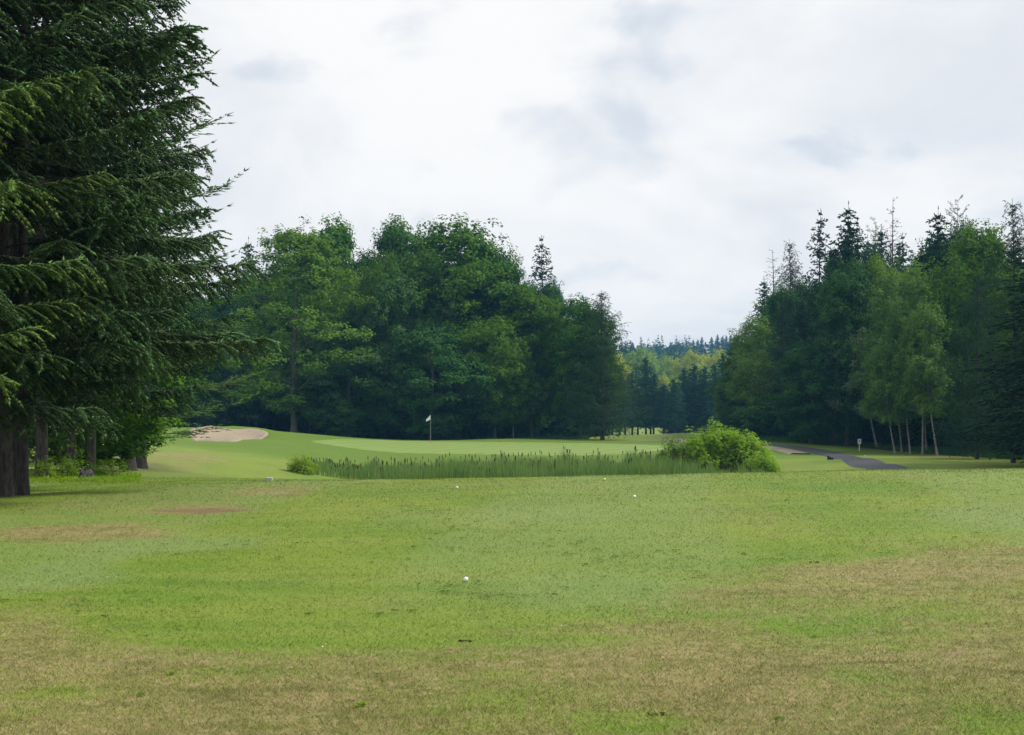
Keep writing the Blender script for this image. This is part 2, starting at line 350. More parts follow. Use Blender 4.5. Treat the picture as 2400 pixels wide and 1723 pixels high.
def leaf(name, dark, light, tr=.25, rough=.7, spec=.04, tip=None):
    m, p = new_mat(name); geo = N('ShaderNodeNewGeometry'); oi = N('ShaderNodeObjectInfo'); tco = N('ShaderNodeTexCoord').outputs['Object']
    f = math_('ADD', math_('MULTIPLY', geo.outputs['Random Per Island'], .6), math_('MULTIPLY', mrange(noise(tco, .55, 3, .6), .3, .7), .4))
    kf = 1. if name in ('sunny_needle', 'shrub_leaf', 'under_leaf', 'reed_leaf', 'reed_straw', 'yellow_leaf', 'hill_leaf') else 1.36
    dark, light = tuple(q * kf for q in dark), tuple(q * kf for q in light)
    c = mixc(f, dark, light)
    if tip: c = mixc(math_('MULTIPLY', attr('tip'), .8), c, tip)  # paler outer shoots: new growth, with a lit-tip contrast painted in
    hs = N('ShaderNodeHueSaturation'); L(c, hs.inputs['Color']); L(mrange(oi.outputs['Random'], 0, 1, .488, .512, False), hs.inputs['Hue']); L(mrange(oi.outputs['Random'], 0, 1, 1.15, .85, False), hs.inputs['Value'])
    c = hs.outputs[0]; L(c, p.inputs['Base Color']); p.inputs['Roughness'].default_value = rough; p.inputs['Specular IOR Level'].default_value = spec
    t = N('ShaderNodeBsdfTranslucent'); L(mulv(c, 1.3), t.inputs[0]); ms = N('ShaderNodeMixShader'); ms.inputs[0].default_value = tr
    o = [n for n in NT.nodes if n.type == 'OUTPUT_MATERIAL'][0]
    L(p.outputs[0], ms.inputs[1]); L(t.outputs[0], ms.inputs[2]); L(ms.outputs[0], o.inputs[0]); M[name] = m
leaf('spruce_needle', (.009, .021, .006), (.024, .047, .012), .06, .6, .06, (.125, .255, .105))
leaf('sunny_needle', (.024, .056, .014), (.056, .112, .022), .14, .6, .06, (.230, .360, .085))  # brighter copy of the spruce needles, sunlight put into the colour
leaf('dark_needle', (.008, .026, .014), (.022, .056, .022), .08)
leaf('blue_needle', (.016, .056, .030), (.042, .104, .048), .12)
leaf('soft_needle', (.030, .070, .018), (.065, .120, .028), .2)
leaf('larch_needle', (.024, .068, .030), (.055, .118, .044), .22)
leaf('grey_needle', (.032, .050, .034), (.062, .084, .054), .15)
leaf('maple_dark', (.018, .070, .006), (.066, .140, .009), .22)
leaf('maple_blue', (.018, .062, .014), (.048, .110, .022), .2)
leaf('maple_light', (.068, .140, .014), (.135, .212, .022), .3)
leaf('maple_bright', (.048, .118, .010), (.105, .180, .014), .28)
leaf('birch_leaf', (.050, .112, .022), (.105, .178, .030), .28)
leaf('birch_grey', (.075, .120, .055), (.140, .190, .085), .28)
leaf('yellow_leaf', (.190, .265, .018), (.350, .390, .036), .4)
leaf('far_green', (.085, .155, .030), (.170, .245, .045), .3)
leaf('hill_leaf', (.016, .048, .022), (.036, .084, .030), .12)
leaf('shrub_leaf', (.105, .235, .014), (.215, .350, .024), .45)
leaf('under_leaf', (.095, .195, .012), (.200, .315, .022), .42)
leaf('reed_leaf', (.074, .158, .034), (.240, .335, .074), .35, .5, .2)
leaf('reed_straw', (.20, .18, .08), (.32, .28, .13), .2)
plain('white_paint', (.72, .73, .72), .5, .3, .06); plain('flag_cloth', (.84, .87, .92), .8, .1, .03)
plain('ball_white', (.80, .81, .84), .3, .5, .02); plain('ball_yellow', (.66, .72, .10), .35, .5, .03)
plain('ink', (.012, .012, .014), .6); plain('red_paint', (.16, .012, .02), .5); plain('pole_metal', (.42, .42, .43), .4, .5); plain('orange_paint', (.42, .16, .06), .5)
plain('timber', (.022, .020, .018), .85, .2, .3, 6, .02); plain('soil', (.055, .038, .024), .95, .1, .4, 30, .02); plain('cattail_head', (.045, .030, .016), .9, .1, .2)
plain('stone', (.50, .51, .53), .8, .2, .18, 14, .01); plain('stone_ink', (.20, .21, .24), .9, .1, .2)

# ------------------------------------------------------------------ ground sheet
def graded(segs):
    o = [segs[0][0]]
    for a, b, s in segs: o += list(np.linspace(a, b, max(2, int(round((b - a) / s)) + 1))[1:])
    return np.array(o)
def geo_out(a, b, n): return list(np.geomspace(a, b, n)[1:])
gx = np.array(sorted([-v for v in geo_out(75, 1500, 20)] + list(graded([(-75, -26, 1.5), (-26, -13, .8), (-13, 13, .3), (13, 40, .9), (40, 75, 1.75)])) + geo_out(75, 1500, 20)))
gy = np.array([-120, -60, -30, -15, -6, 0, 3] + list(graded([(4.5, 31, .3), (31, 60, .8), (60, 135, .75), (135, 200, 3.), (200, 420, 9), (420, 900, 24)])) + [1000, 1150, 1300, 1500])
XX, YY = np.meshgrid(gx, gy)
# hollow the bunkers out and raise their far lips
def ring(pts, n=72):
    P = np.array([hit(*p) if len(p) == 2 else at(p[0], p[2]) for p in pts]); k = len(P); o = []
    for i in range(k):
        a, b, c_, d = P[i - 1], P[i], P[(i + 1) % k], P[(i + 2) % k]
        for t in np.linspace(0, 1, max(2, n // k), endpoint=False):
            o.append(.5 * ((2 * b) + (-a + c_) * t + (2 * a - 5 * b + 4 * c_ - d) * t * t + (-a + 3 * b - 3 * c_ + d) * t ** 3))
    return np.array(o)
B1 = ring([(442, 1016), (470, 1008), (540, 1006), (600, 1008), (630, 1016), (615, 1022), (585, 1026), (562, 1034), (520, 1036), (462, 1033), (480, 1027), (455, 1024)])
def zz(x, y):
    c0 = B1.mean(0); ex = (B1.max(0) - B1.min(0)) / 2; d = np.hypot((x - c0[0]) / ex[0], (y - c0[1]) / ex[1])
    return G(x, y) - .42 * sm(1.02, .55, d) + .16 * np.exp(-((d - 1.12) / .13) ** 2) * sm(0, 3, y - c0[1])
ZZ = zz(XX, YY); tf = turf(XX.ravel(), YY.ravel())
nx, ny = len(gx), len(gy); ii = (np.arange(ny - 1)[:, None] * nx + np.arange(nx - 1)[None]).ravel()
gm = make_mesh('ground', np.stack([XX, YY, ZZ], -1).reshape(-1, 3), [np.stack([ii, ii + 1, ii + 1 + nx, ii + nx], 1)], M['turf'], True,
               dict(zip(('dry', 'bare', 'lush', 'cool'), tf)))
struct(obj('ground', gm))
def sheet(name, B, mat, lift=.03, rings=14, edge=-.03, wob=0, G=zz):
    c0 = B.mean(0); n = len(B); V = [np.array([[c0[0], c0[1], float(G(np.array([c0[0]]), np.array([c0[1]]))[0]) + lift]])]; F3 = []
    fr = np.linspace(0, 1, rings + 1)[1:]
    for q, f in enumerate(fr):
        P = c0 + (B - c0) * f; z = G(P[:, 0], P[:, 1]) + (lift if q < rings - 1 else edge) + wob * (vnoise(P[:, 0] + 90, P[:, 1] + 90, .7, 3) - .5)
        V.append(np.stack([P[:, 0], P[:, 1], z], 1))
    j = np.arange(n); k = (j + 1) % n; T = np.stack([0 * j, 1 + j, 1 + k], 1)
    Q = np.concatenate([np.stack([1 + a * n + j, 1 + (a + 1) * n + j, 1 + (a + 1) * n + k, 1 + a * n + k], 1) for a in range(rings - 1)])
    return obj(name, make_mesh(name, np.concatenate(V), [T, Q], mat, True))
th = np.linspace(0, 2 * math.pi, 120, endpoint=False); rr = 1 + .05 * np.sin(2 * th + .6) + .03 * np.sin(3 * th)
GREEN = np.stack([-1.7 + 13.0 * rr * np.cos(th), 106 + 12.0 * rr * np.sin(th)], 1)
struct(sheet('putting_green', GREEN, M['green'], .03, 24, -.02))
struct(sheet('sand_bunker', B1, M['sand'], .13, 20, -.06, .07))
struct(sheet('sand_bunker', ring([(1546, 1034), (1570, 1031), (1612, 1030), (1640, 1035), (1612, 1038), (1575, 1037)], 48), M['sand'], .14, 8, -.05, .1))
PATH = np.array([hit(1715, 1043), hit(1750, 1044), hit(1800, 1046), hit(1870, 1051), hit(1935, 1062), hit(1985, 1075), hit(2032, 1088), hit(2080, 1098), at(2150, 57), at(2260, 45), at(2420, 35)])
print('path', PATH.round(1).tolist())
def spline(P, n):
    P = np.vstack([2 * P[0] - P[1], P, 2 * P[-1] - P[-2]]); o = []
    for i in range(1, len(P) - 2):
        a, b, c_, d = P[i - 1:i + 3]
        for t in np.linspace(0, 1, n, endpoint=False): o.append(.5 * ((2 * b) + (-a + c_) * t + (2 * a - 5 * b + 4 * c_ - d) * t * t + (-a + 3 * b - 3 * c_ + d) * t ** 3))
    return np.array(o + [P[-2]])
def strip(name, Pc, l, r, mat, lift):
    T = nrm(np.gradient(Pc, axis=0)); Nn = np.stack([T[:, 1], -T[:, 0]], 1); V = []
    cols = np.linspace(l, r, 6); edge = [-.05] + [lift] * 4 + [-.05]
    for q, e in zip(cols, edge):
        P = Pc + Nn * q; V.append(np.stack([P[:, 0], P[:, 1], G(P[:, 0], P[:, 1]) + e], 1))
    V = np.stack(V, 1); n = len(Pc); i = np.arange(n - 1)[:, None] * 6; j = np.arange(5)[None]
    return obj(name, make_mesh(name, V.reshape(-1, 3), [np.stack([i + j, i + j + 1, i + j + 7, i + j + 6], -1).reshape(-1, 4)], mat, True))
PS = spline(PATH, 12)
struct(strip('cart_path', PS, -1.15, 1.15, M['asphalt'], .11))
q0, q1 = 18, 55
# sandy verge along the near edge of the path
struct(strip('sandy_verge', PS[6:52], 1.2, 3.0, M['sand'], .075))

# ------------------------------------------------------------------ grass blades (uncountable)
rng = np.random.default_rng(7)
def scatter_view(n, d0, d1, pw, marg=1.12):
    u = rng.random(n); d = (d0 ** (1 - pw) + u * (d1 ** (1 - pw) - d0 ** (1 - pw))) ** (1 / (1 - pw))
    return rng.uniform(-1200, 1200, n) * marg / F * d, d
mb = MB()
x, y = scatter_view(430000, 5.8, 34, 1.55)
t4 = turf(x, y); keep = rng.random(len(x)) > .75 * t4[1]
x, y = x[keep], y[keep]; t4 = [a[keep] for a in t4]; z = G(x, y) - .004
h = rng.uniform(.008, .022, len(x)) * (1 + .25 * vnoise(x, y, .4, 8)) * (1 + y * .012)
blades(mb, np.stack([x, y, z], 1), h, .0026 + .00022 * y, rng.uniform(.3, 2.6, len(x)), rng, dry=t4[0], bare=t4[1] * .4, lush=t4[2], cool=t4[3])
o = obj('grass', mb.mesh('grass', M['blade'])); tag(o, 'short mown grass blades covering the near tee ground', 'grass', None, 'stuff')
# taller straws and unmown tufts here and there
mb = MB(); x, y = scatter_view(22000, 6.0, 19, 1.3); t4 = turf(x, y); k = t4[0] > .5; x, y = x[k], y[k]
blades(mb, np.stack([x, y, G(x, y)], 1), rng.uniform(.02, .06, len(x)), .0036, rng.uniform(.3, 2.0, len(x)), rng)
o = obj('dry_straws', mb.mesh('dry_straws', M['reed_straw'])); tag(o, 'scattered pale dry straws standing in the browned turf', 'straw', None, 'stuff')

# ------------------------------------------------------------------ tree builders
LIB = {}
def conifer(key, seed, H, R, cb, dz, nb, s_sp, s_len, sh_sp, sh_len, sh_w, droop, upturn, inner, prof=.8, trunk_r=.15, hang=.35, tipv=0., dead=0, axis_sh=True, ang=55, topthin=0, flat=.35, quad=False, vary=.28, asc=.4):
    rng = np.random.default_rng(seed); tr, br, cr = MB(), MB(), MB(); hang0 = hang
    zs = np.linspace(0, H, 40); wob = np.stack([.02 * H * np.sin(zs / H * 4 + seed) * (zs / H), .015 * H * np.sin(zs / H * 3 + 2 * seed) * (zs / H), zs], 1) * [.5, .5, 1]
    rad = trunk_r * (1 - zs / H) ** .8 + .012 + trunk_r * .35 * np.exp(-zs / .22)
    tube(tr, wob, rad, 10)
    axis = lambda z: np.array([np.interp(z, zs, wob[:, 0]), np.interp(z, zs, wob[:, 1]), z])
    z = cb; ph = rng.uniform(0, 6.28); SP, SD, SL, SW, ST = [], [], [], [], []
    while z < H - .012 * H:
        u = (z - cb) / (H - cb); k = max(3, int(round(nb * (1 - .3 * u))))
        for b in range(k):
            ph += 2.39996 + rng.normal(0, .25); zz_ = z + rng.uniform(-.5, .5) * dz
            Lb = R * (1 - u) ** prof * min(1, .62 + u * 5) * rng.uniform(1 - vary, 1.14) + .04 * R
            if topthin and rng.random() < topthin * u: continue
            d0 = np.array([math.cos(ph), math.sin(ph), 0]); side = np.array([-d0[1], d0[0], 0])
            n = 10; t = np.linspace(0, 1, n); rise = asc * u + rng.normal(.02, .06)
            dr = droop * (1 - .75 * u) * rng.uniform(.75, 1.25)
            P = axis(max(.2, zz_))[None] + Lb * (t[:, None] * d0 + side[None] * (.06 * rng.normal() * t[:, None] ** 2) + np.array([0, 0, 1.]) * (rise * t - dr * t ** 1.6 + upturn * t ** 3)[:, None])
            tube(br, P, np.maximum((.006 + .0068 * Lb * trunk_r / .15) * (1 - t) ** .8, .004), 4)
            T = nrm(np.gradient(P, axis=0))
            def pt(tt): return np.array([np.interp(tt, t, P[:, i]) for i in range(3)]), nrm(np.array([np.interp(tt, t, T[:, i]) for i in range(3)]))
            ts = np.arange(max(.1, inner * rng.uniform(.7, 1.2)), 1.0, s_sp / max(Lb, .05))
            for q, tt in enumerate(ts):
                S, Td = pt(tt)
                for sg in (-1, 1):
                    tt2 = min(.995, max(.05, tt + rng.normal(0, .4) * s_sp / Lb)); S, Td = pt(tt2)
                    l2 = s_len * min(1, Lb / R * 1.6 + .25) * (math.sin(math.pi * min(1, (.18 + .82 * (1 - tt2)) * 1.05) ** .7) * .75 + .25) * rng.uniform(.6, 1.2)
                    a = R_(ang + rng.normal(0, 13)); hang = hang0 * rng.uniform(.35, 1.45); sd_ = nrm(np.cross(Td, [0, 0, 1.])) * sg
                    d2 = nrm(math.cos(a) * Td + math.sin(a) * sd_ + np.array([0, 0, rng.normal(0, flat * .4) - hang * .35]))
                    m_ = max(2, int(l2 / sh_sp)); s = (np.arange(m_) + rng.random(m_) * .6 + .35) / m_
                    C2 = S[None] + l2 * (s[:, None] * d2 + np.array([0, 0, -1.]) * (hang * s ** 1.8)[:, None])
                    t2 = nrm(d2[None] + np.array([0, 0, -1.]) * (hang * 1.8 * s ** .8)[:, None])
                    ee = S + l2 * (d2 + np.array([0, 0, -hang])); mid = S + l2 * (.5 * d2 + np.array([0, 0, -hang * .29]))
                    if trunk_r * R > .3: tube(br, [S, mid, ee], [.006, .004, .002], 3)
                    sd2 = nrm(np.cross(t2, [0, 0, 1.]))
                    for sg2 in (-1, 1):
                        D = nrm(t2 * .75 + sd2 * sg2 * rng.uniform(.5, .9, (m_, 1)) + rng.normal(0, .14, (m_, 3)) + np.array([0, 0, -.12]))
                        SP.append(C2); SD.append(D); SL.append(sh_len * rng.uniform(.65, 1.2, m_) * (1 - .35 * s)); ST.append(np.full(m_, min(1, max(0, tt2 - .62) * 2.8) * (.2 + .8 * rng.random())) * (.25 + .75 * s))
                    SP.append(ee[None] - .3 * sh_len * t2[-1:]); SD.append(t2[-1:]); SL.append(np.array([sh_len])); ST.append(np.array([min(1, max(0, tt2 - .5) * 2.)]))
            if axis_sh:
                ta = np.arange(max(.25, inner), 1.0, .7 * sh_sp / max(Lb, .05)); Pa = np.stack([np.interp(ta, t, P[:, i]) for i in range(3)], 1); Ta = np.stack([np.interp(ta, t, T[:, i]) for i in range(3)], 1)
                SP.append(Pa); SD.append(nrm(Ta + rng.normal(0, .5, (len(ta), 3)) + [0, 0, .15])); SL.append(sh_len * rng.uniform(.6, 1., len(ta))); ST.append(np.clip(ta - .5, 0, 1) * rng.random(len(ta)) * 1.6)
            for q in range(dead):
                tt = rng.uniform(.06, .6); S, Td = pt(tt); d2 = nrm(Td * .6 + rng.normal(0, .6, 3) + [0, 0, -.25]); l2 = rng.uniform(.2, .7) * s_len
                tube(br, [S, S + d2 * l2 * .5 + [0, 0, -.02], S + d2 * l2 + [0, 0, -.12 * l2]], [.006, .004, .0015], 3)
        z += dz * (1 - .5 * u) * rng.uniform(.8, 1.2)
    SP, SD = np.concatenate(SP), np.concatenate(SD); SL = np.concatenate(SL); ST = np.concatenate(ST)
    SP = np.vstack([SP, wob[-1:] - [0, 0, sh_len * .2]]); SD = np.vstack([SD, [[0, 0, 1.]]]); SL = np.append(SL, sh_len * 1.2); ST = np.append(ST, .5)
    if quad: leaves(cr, SP, SD, nrm(rng.normal(0, .8, SP.shape) + [0, 0, 1.]), SL, sh_w * rng.uniform(.8, 1.2, len(SL)), tip=ST)
    else: spindles(cr, SP, SD, SL, sh_w * rng.uniform(.8, 1.2, len(SL)), rng, tip=ST)
    LIB[key] = (H, R, [('trunk', tr.mesh('trunk', M['spruce_bark'], True)), ('branches', br.mesh('branches', M['twig_bark'])), ('crown', cr.mesh('crown', M['dark_needle']))])
    return len(SP)

def broadleaf(key, seed, H, R, cb, ncl, nl, lf, rcl, trunk_r, flat=.7, limbs=11, bend=0., tuft=.5, shell=.5, egg=.8, gap=0., layer=0., multi=1, hang=0., barkm='grey_bark', twig_n=1.):
    rng = np.random.default_rng(seed); tr, br, cr = MB(), MB(), MB(); nodes = []
    for mI in range(multi):
        zs = np.linspace(0, H * .86, 14); f = zs / H; off = (rng.normal(0, .12 * R, 2) if multi > 1 else np.zeros(2)); ang = rng.uniform(0, 6.28); sp_ = (.35 * R if multi > 1 else 0)
        cx = off[0] + sp_ * math.cos(ang) * f + bend * H * (f - f * f * .3) + .02 * H * np.sin(f * 5 + seed) * f; cy_ = off[1] + sp_ * math.sin(ang) * f + .02 * H * np.cos(f * 4 + seed) * f
        TP_ = np.stack([cx, cy_, zs], 1); tube(tr, TP_, trunk_r * (1 - .9 * f ** .9) + trunk_r * .5 * np.exp(-zs / .5), 9)
        nodes += [p for p in TP_ if p[2] > cb * H * .8]
        lb = max(3, limbs // multi)
        for i in range(lb):
            u = .75 * (i + rng.random()) / lb; z0 = cb * H * .85 + u * (H * .8 - cb * H * .85); a = i * 2.4 + rng.normal(0, .3)
            S = np.array([np.interp(z0, zs, TP_[:, 0]), np.interp(z0, zs, TP_[:, 1]), z0]); ll = R * (1 - .5 * u) * rng.uniform(.7, 1.)
            t = np.linspace(0, 1, 7)[:, None]; P = S + ll * (t * [math.cos(a), math.sin(a), 0] + t ** 1.3 * np.array([0, 0, rng.uniform(.25, .8) + .4 * u]) - hang * t ** 2 * [0, 0, 1] + .05 * np.sin(t * 7 + i))
            tube(br, P, trunk_r * .42 * (1 - .85 * t[:, 0]) * (1 - .4 * u), 5); nodes += list(P[2:])
            for q in range(4):
                tt = rng.integers(2, 7); d = nrm(np.array([math.cos(a + rng.normal(0, .9)), math.sin(a + rng.normal(0, .9)), rng.uniform(0, .9)])); P2 = P[tt] + np.linspace(0, 1, 4)[:, None] * d * ll * .45
                tube(br, P2, [trunk_r * .13, trunk_r * .09, trunk_r * .06, trunk_r * .02], 4); nodes += list(P2[1:])
    nodes = np.array(nodes)
    # leaf clusters
    u = rng.beta(1.15, 1.15, ncl); th = rng.uniform(0, 6.283, ncl)
    if layer: nlay = max(4, int((1 - cb) * H / layer)); u = (np.floor(u * nlay) + .5 + rng.normal(0, .16, ncl)) / nlay; u = np.clip(u, 0, 1)
    prof = np.sin(math.pi * np.clip(u, 0, 1) ** egg * .97 + .03) ** .65
    ph = rng.uniform(0, 6.28, 4)
    lob = 1 + .16 * np.sin(3 * th + ph[0] + 2.5 * u) + .12 * np.sin(5 * th + ph[1] - 4 * u) + .10 * np.sin(2 * th + 9 * u + ph[2]) + .10 * np.sin(7 * u * math.pi + 2 * th + ph[3])
    fr = shell + (1 - shell) * rng.random(ncl) ** .6; fr[rng.random(ncl) < .18] *= .5
    rad = R * prof * lob * fr; zc = H * (cb + (1 - cb) * u) - hang * R * .5 * (rad / R) ** 2
    axx = np.interp(zc, zs, TP_[:, 0]) if multi == 1 else bend * zc
    Cc = np.stack([axx + rad * np.cos(th), rad * np.sin(th), zc], 1)
    if gap:
        kk = vnoise(Cc[:, 0] * 1 + 50, Cc[:, 2] + 50 + Cc[:, 1] * .7, R * .33, seed) > gap; Cc, rad, u, th = Cc[kk], rad[kk], u[kk], th[kk]
    for i, c_ in enumerate(Cc):
        r = rcl * rng.uniform(.65, 1.25); outw = nrm(np.array([math.cos(th[i]), math.sin(th[i]), .55]))
        ns = max(5, int(11 * (r / rcl) ** 2)); sv = nrm(rng.normal(size=(ns, 3)) + outw * .55) * [1, 1, flat] * rng.uniform(.55, 1., (ns, 1))
        SC = c_ + sv * r; SC[:, 2] -= hang * r * (sv[:, 0] ** 2 + sv[:, 1] ** 2)
        if rng.random() < tuft * (.35 + .65 * u[i]): SC = np.vstack([SC, c_ + np.array([0, 0, r * flat * rng.uniform(1.1, 1.7 + .3 * u[i])]) + rng.normal(0, .15 * r, 3)])
        if u[i] > .7: SC = np.vstack([SC, c_ + outw * r * rng.uniform(.7, 1.05) + np.array([0, 0, r * rng.uniform(.2, .6)])])
        ns = len(SC); n = ns * nl; ctr = np.repeat(SC, nl, 0); v = nrm(rng.normal(size=(n, 3))) * (rng.random((n, 1)) ** .4); v[:, 2] *= .8
        P = ctr + v * r * .40
        Nn = nrm(v * .85 + nrm(ctr - c_) * .5 + outw * .25 + np.array([0, 0, .55]) + rng.normal(0, .33, (n, 3)))
        D = nrm(np.cross(Nn, rng.normal(size=(n, 3))) + np.array([0, 0, -hang]))
        leaves(cr, P, D, Nn, lf * rng.uniform(.6, 1.25, n), lf * .78 * rng.uniform(.7, 1.2, n))
        if rng.random() < twig_n:
            nd = nodes[np.argmin(((nodes - c_) ** 2).sum(1) + 2. * np.maximum(0, nodes[:, 2] - c_[2]) ** 2)]; md = (nd + c_) / 2 + rng.normal(0, .1 * rcl, 3)
            tube(br, [nd, md, c_ + [0, 0, .4 * r]], [trunk_r * .07, trunk_r * .05, trunk_r * .015], 3)
    LIB[key] = (H, R, [('trunk', tr.mesh('trunk', M[barkm], True)), ('branches', br.mesh('branches', M[barkm])), ('crown', cr.mesh('crown', M['maple_dark']))])

def place(key, name, label, cat, x, y, H, rz, width=None, mat=None, group=None, z=None, lean=(0, 0), skip=()):
    h0, r0, parts = LIB[key]; H = H * (.93 if key[:5] in ('maple', 'birch', 'far_r') else 1.); sz = H / h0; sx = sz if width is None else width / r0
    t = thing(name, label, cat, (x, y, (g1(x, y) if z is None else z) - .04), rz, group, (sx, sx, sz)); t.rotation_euler = (lean[0], lean[1], rz)
    for pn, me in parts:
        if pn in skip: continue
        q = obj(pn, me, tk if pn == 'branches' else t, mat=M[mat] if (mat and pn == 'crown') else None)
        if pn == 'trunk': tk = q
        if pn != 'trunk': q['kind'] = 'stuff'
    return t
def topH(px, py_top, d):
    x, y = at(px, d); return CAMZ + (HZ - py_top) / F * d - g1(x, y)

# --- near spruces: every shoot a spindle
conifer('spruce_near', 11, 15.5, 3.9, 2.15, .60, 5, .092, .52, .043, .118, .040, .22, .20, .30, .60, .108, .50, 1, 10, vary=.5, ang=50, asc=.14)
conifer('spruce_near2', 23, 13.5, 3.6, 1.95, .62, 5, .095, .52, .044, .118, .040, .20, .18, .30, .58, .085, .52, 1, 10, vary=.5, ang=50, asc=.14)
# --- trees at some distance
conifer('spruce_mid', 31, 18, 3.6, 1.5, .62, 6, .42, 1.05, .24, .34, .14, .30, .16, .12, .85, .20, .32, 0, 0, True, 52)
conifer('spruce_mid2', 37, 18, 3.2, 2.0, .80, 5, .45, .95, .24, .34, .13, .20, .18, .12, .75, .18, .35, 0, 0, True, 52, .12)
conifer('larch', 41, 17, 3.8, 1.2, .55, 6, .34, .95, .20, .26, .065, .18, .22, .06, .70, .16, .75, 0, 1, True, 58, .25)
conifer('bare_larch', 43, 17, 2.4, 5.5, .60, 4, .60, .55, .40, .16, .05, -.05, .12, .30, .65, .14, .15, 0, 5, False, 60, .2)
conifer('white_pine', 47, 15, 3.6, 1.5, .95, 5, .36, .85, .16, .30, .05, .04, .22, .30, .55, .17, .02, 0, 1, True, 50, .1, .5)
conifer('row_spruce', 53, 13, 2.9, 2.9, .55, 6, .55, .95, .34, .46, .22, .34, .12, .05, .85, .20, .35, 0, 0, True, 50)
broadleaf('maple_a', 61, 20, 5.6, .14, 190, 22, .30, 1.40, .26, .72, 12, 0, .8, .55, .85)
broadleaf('maple_b', 67, 20, 5.2, .18, 175, 22, .30, 1.40, .24, .80, 11, 0, .9, .55, .80)
broadleaf('maple_c', 71, 16, 5.0, .05, 160, 22, .28, 1.30, .20, .60, 11, 0, .5, .6, .9, .12)
broadleaf('maple_sparse', 73, 20, 5.2, .15, 250, 17, .24, 1.15, .25, .52, 15, 0, .5, .25, .62, .26, .9, 1, .05)
broadleaf('birch_a', 79, 15, 3.3, .20, 125, 20, .18, 1.05, .11, .95, 10, .06, .6, .45, .8, .1, 0, 1, .45, 'birch_bark')
broadleaf('birch_b', 83, 14, 3.6, .22, 125, 20, .18, 1.10, .065, .90, 10, .08, .6, .45, .8, .1, 0, 2, .45, 'birch_bark')
broadleaf('birch_c', 101, 12, 2.3, .34, 70, 20, .17, .95, .085, .95, 8, .15, .6, .4, .8, .1, 0, 1, .4, 'birch_bark')
broadleaf('far_round', 89, 12, 5.0, .10, 70, 12, .42, 1.6, .22, .75, 8, 0, .4, .65, .9)
broadleaf('bush', 97, 4, 2.6, .0, 60, 16, .24, .95, .06, .75, 6, 0, .4, .6, .95)
for k, v in LIB.items(): print(k, sum(len(p[1].polygons) for p in v[2]))

# ------------------------------------------------------------------ near grove on the left
def near(key, px, d, H, rz, label, mat='spruce_needle', width=None, lean=(0, 0), name='spruce_tree', group='spruces of the near grove'):
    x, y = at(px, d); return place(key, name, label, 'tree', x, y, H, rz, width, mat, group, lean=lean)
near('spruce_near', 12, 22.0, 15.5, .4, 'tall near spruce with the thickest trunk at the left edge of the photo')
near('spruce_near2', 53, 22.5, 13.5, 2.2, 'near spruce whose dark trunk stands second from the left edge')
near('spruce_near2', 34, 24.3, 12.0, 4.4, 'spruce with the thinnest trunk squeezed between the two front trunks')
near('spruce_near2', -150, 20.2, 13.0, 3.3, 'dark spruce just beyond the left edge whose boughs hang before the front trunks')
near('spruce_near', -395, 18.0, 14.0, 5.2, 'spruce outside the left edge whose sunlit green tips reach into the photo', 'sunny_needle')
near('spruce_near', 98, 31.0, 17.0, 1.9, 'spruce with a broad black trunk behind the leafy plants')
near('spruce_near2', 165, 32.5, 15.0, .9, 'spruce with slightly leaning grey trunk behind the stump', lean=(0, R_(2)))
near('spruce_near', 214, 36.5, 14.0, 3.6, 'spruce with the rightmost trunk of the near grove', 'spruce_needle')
near('white_pine', 300, 43.0, 15.0, 1.1, 'soft needled pine behind the spruces with long limbs against the sky', 'soft_needle', 4.4, name='pine_tree', group='pines behind the near grove')
near('white_pine', 330, 62.0, 13.5, 3.0, 'pine with low yellowish green boughs left of the bunker', 'soft_needle', 5.0, name='pine_tree', group='pines behind the near grove')
near('spruce_mid', 150, 60, 17, 2.0, 'dark spruce deep behind the near grove', 'dark_needle', group='spruces behind the near grove')
near('spruce_mid', 20, 48, 17, 1.0, 'dark spruce far back at the left edge behind the front trunks', 'dark_needle', group='spruces behind the near grove')
x, y = at(205, 40); place('maple_c', 'broadleaf_tree', 'small leafy maple with branches hanging low under the spruces', 'tree', x, y, 4.6, .5, 2.6, 'maple_bright')

# ------------------------------------------------------------------ wood behind the green (left)
LW = 'front trees of the wood behind the green'; LB = 'trees deep inside the wood behind the green'
def tree(key, px, d, top, hw, label, mat, name='broadleaf_tree', rz=None, group=None, lean=(0, 0)):
    if group in (LW, LB): d *= 1.07
    x, y = at(px, d); rr_ = random.Random(int(px * 7 + d)); H = topH(px, top, d)
    return place(key, name, label, 'tree', x, y, H, rr_.uniform(0, 6.28) if rz is None else rz, hw * d / F, mat, group, lean=lean)
tree('maple_sparse', 690, 118, 515, 165, 'light yellow green broadleaf tree with grey trunk right of the bunker mound', 'maple_light', rz=.3, group=LW)
tree('spruce_mid', 580, 136, 560, 72, 'dark spruce with pointed tip left of the light green tree', 'dark_needle', 'spruce_tree', group=LW)
tree('spruce_mid', 530, 124, 640, 80, 'dark spruce at the left end of the wood above the bunker', 'blue_needle', 'spruce_tree', group=LW)
tree('spruce_mid2', 470, 128, 690, 80, 'shorter dark spruce behind the bunker partly hidden by the near spruces', 'dark_needle', 'spruce_tree', group=LW)
tree('maple_b', 775, 140, 512, 110, 'tall broadleaf tree behind and right of the light green tree', 'maple_dark', group=LW)
tree('maple_c', 905, 122, 628, 95, 'medium blue green broadleaf tree left of the flag', 'maple_blue', group=LW)
tree('maple_b', 945, 139, 512, 120, 'tall dark broadleaf tree with two tufts rising above the flag', 'maple_dark', group=LW)
tree('maple_a', 1075, 128, 508, 165, 'largest dense maple in the middle of the wood behind the green', 'maple_dark', group=LW)
tree('maple_c', 1010, 117, 760, 120, 'lower bluish broadleaf tree spreading over the flag', 'maple_blue', group=LW)
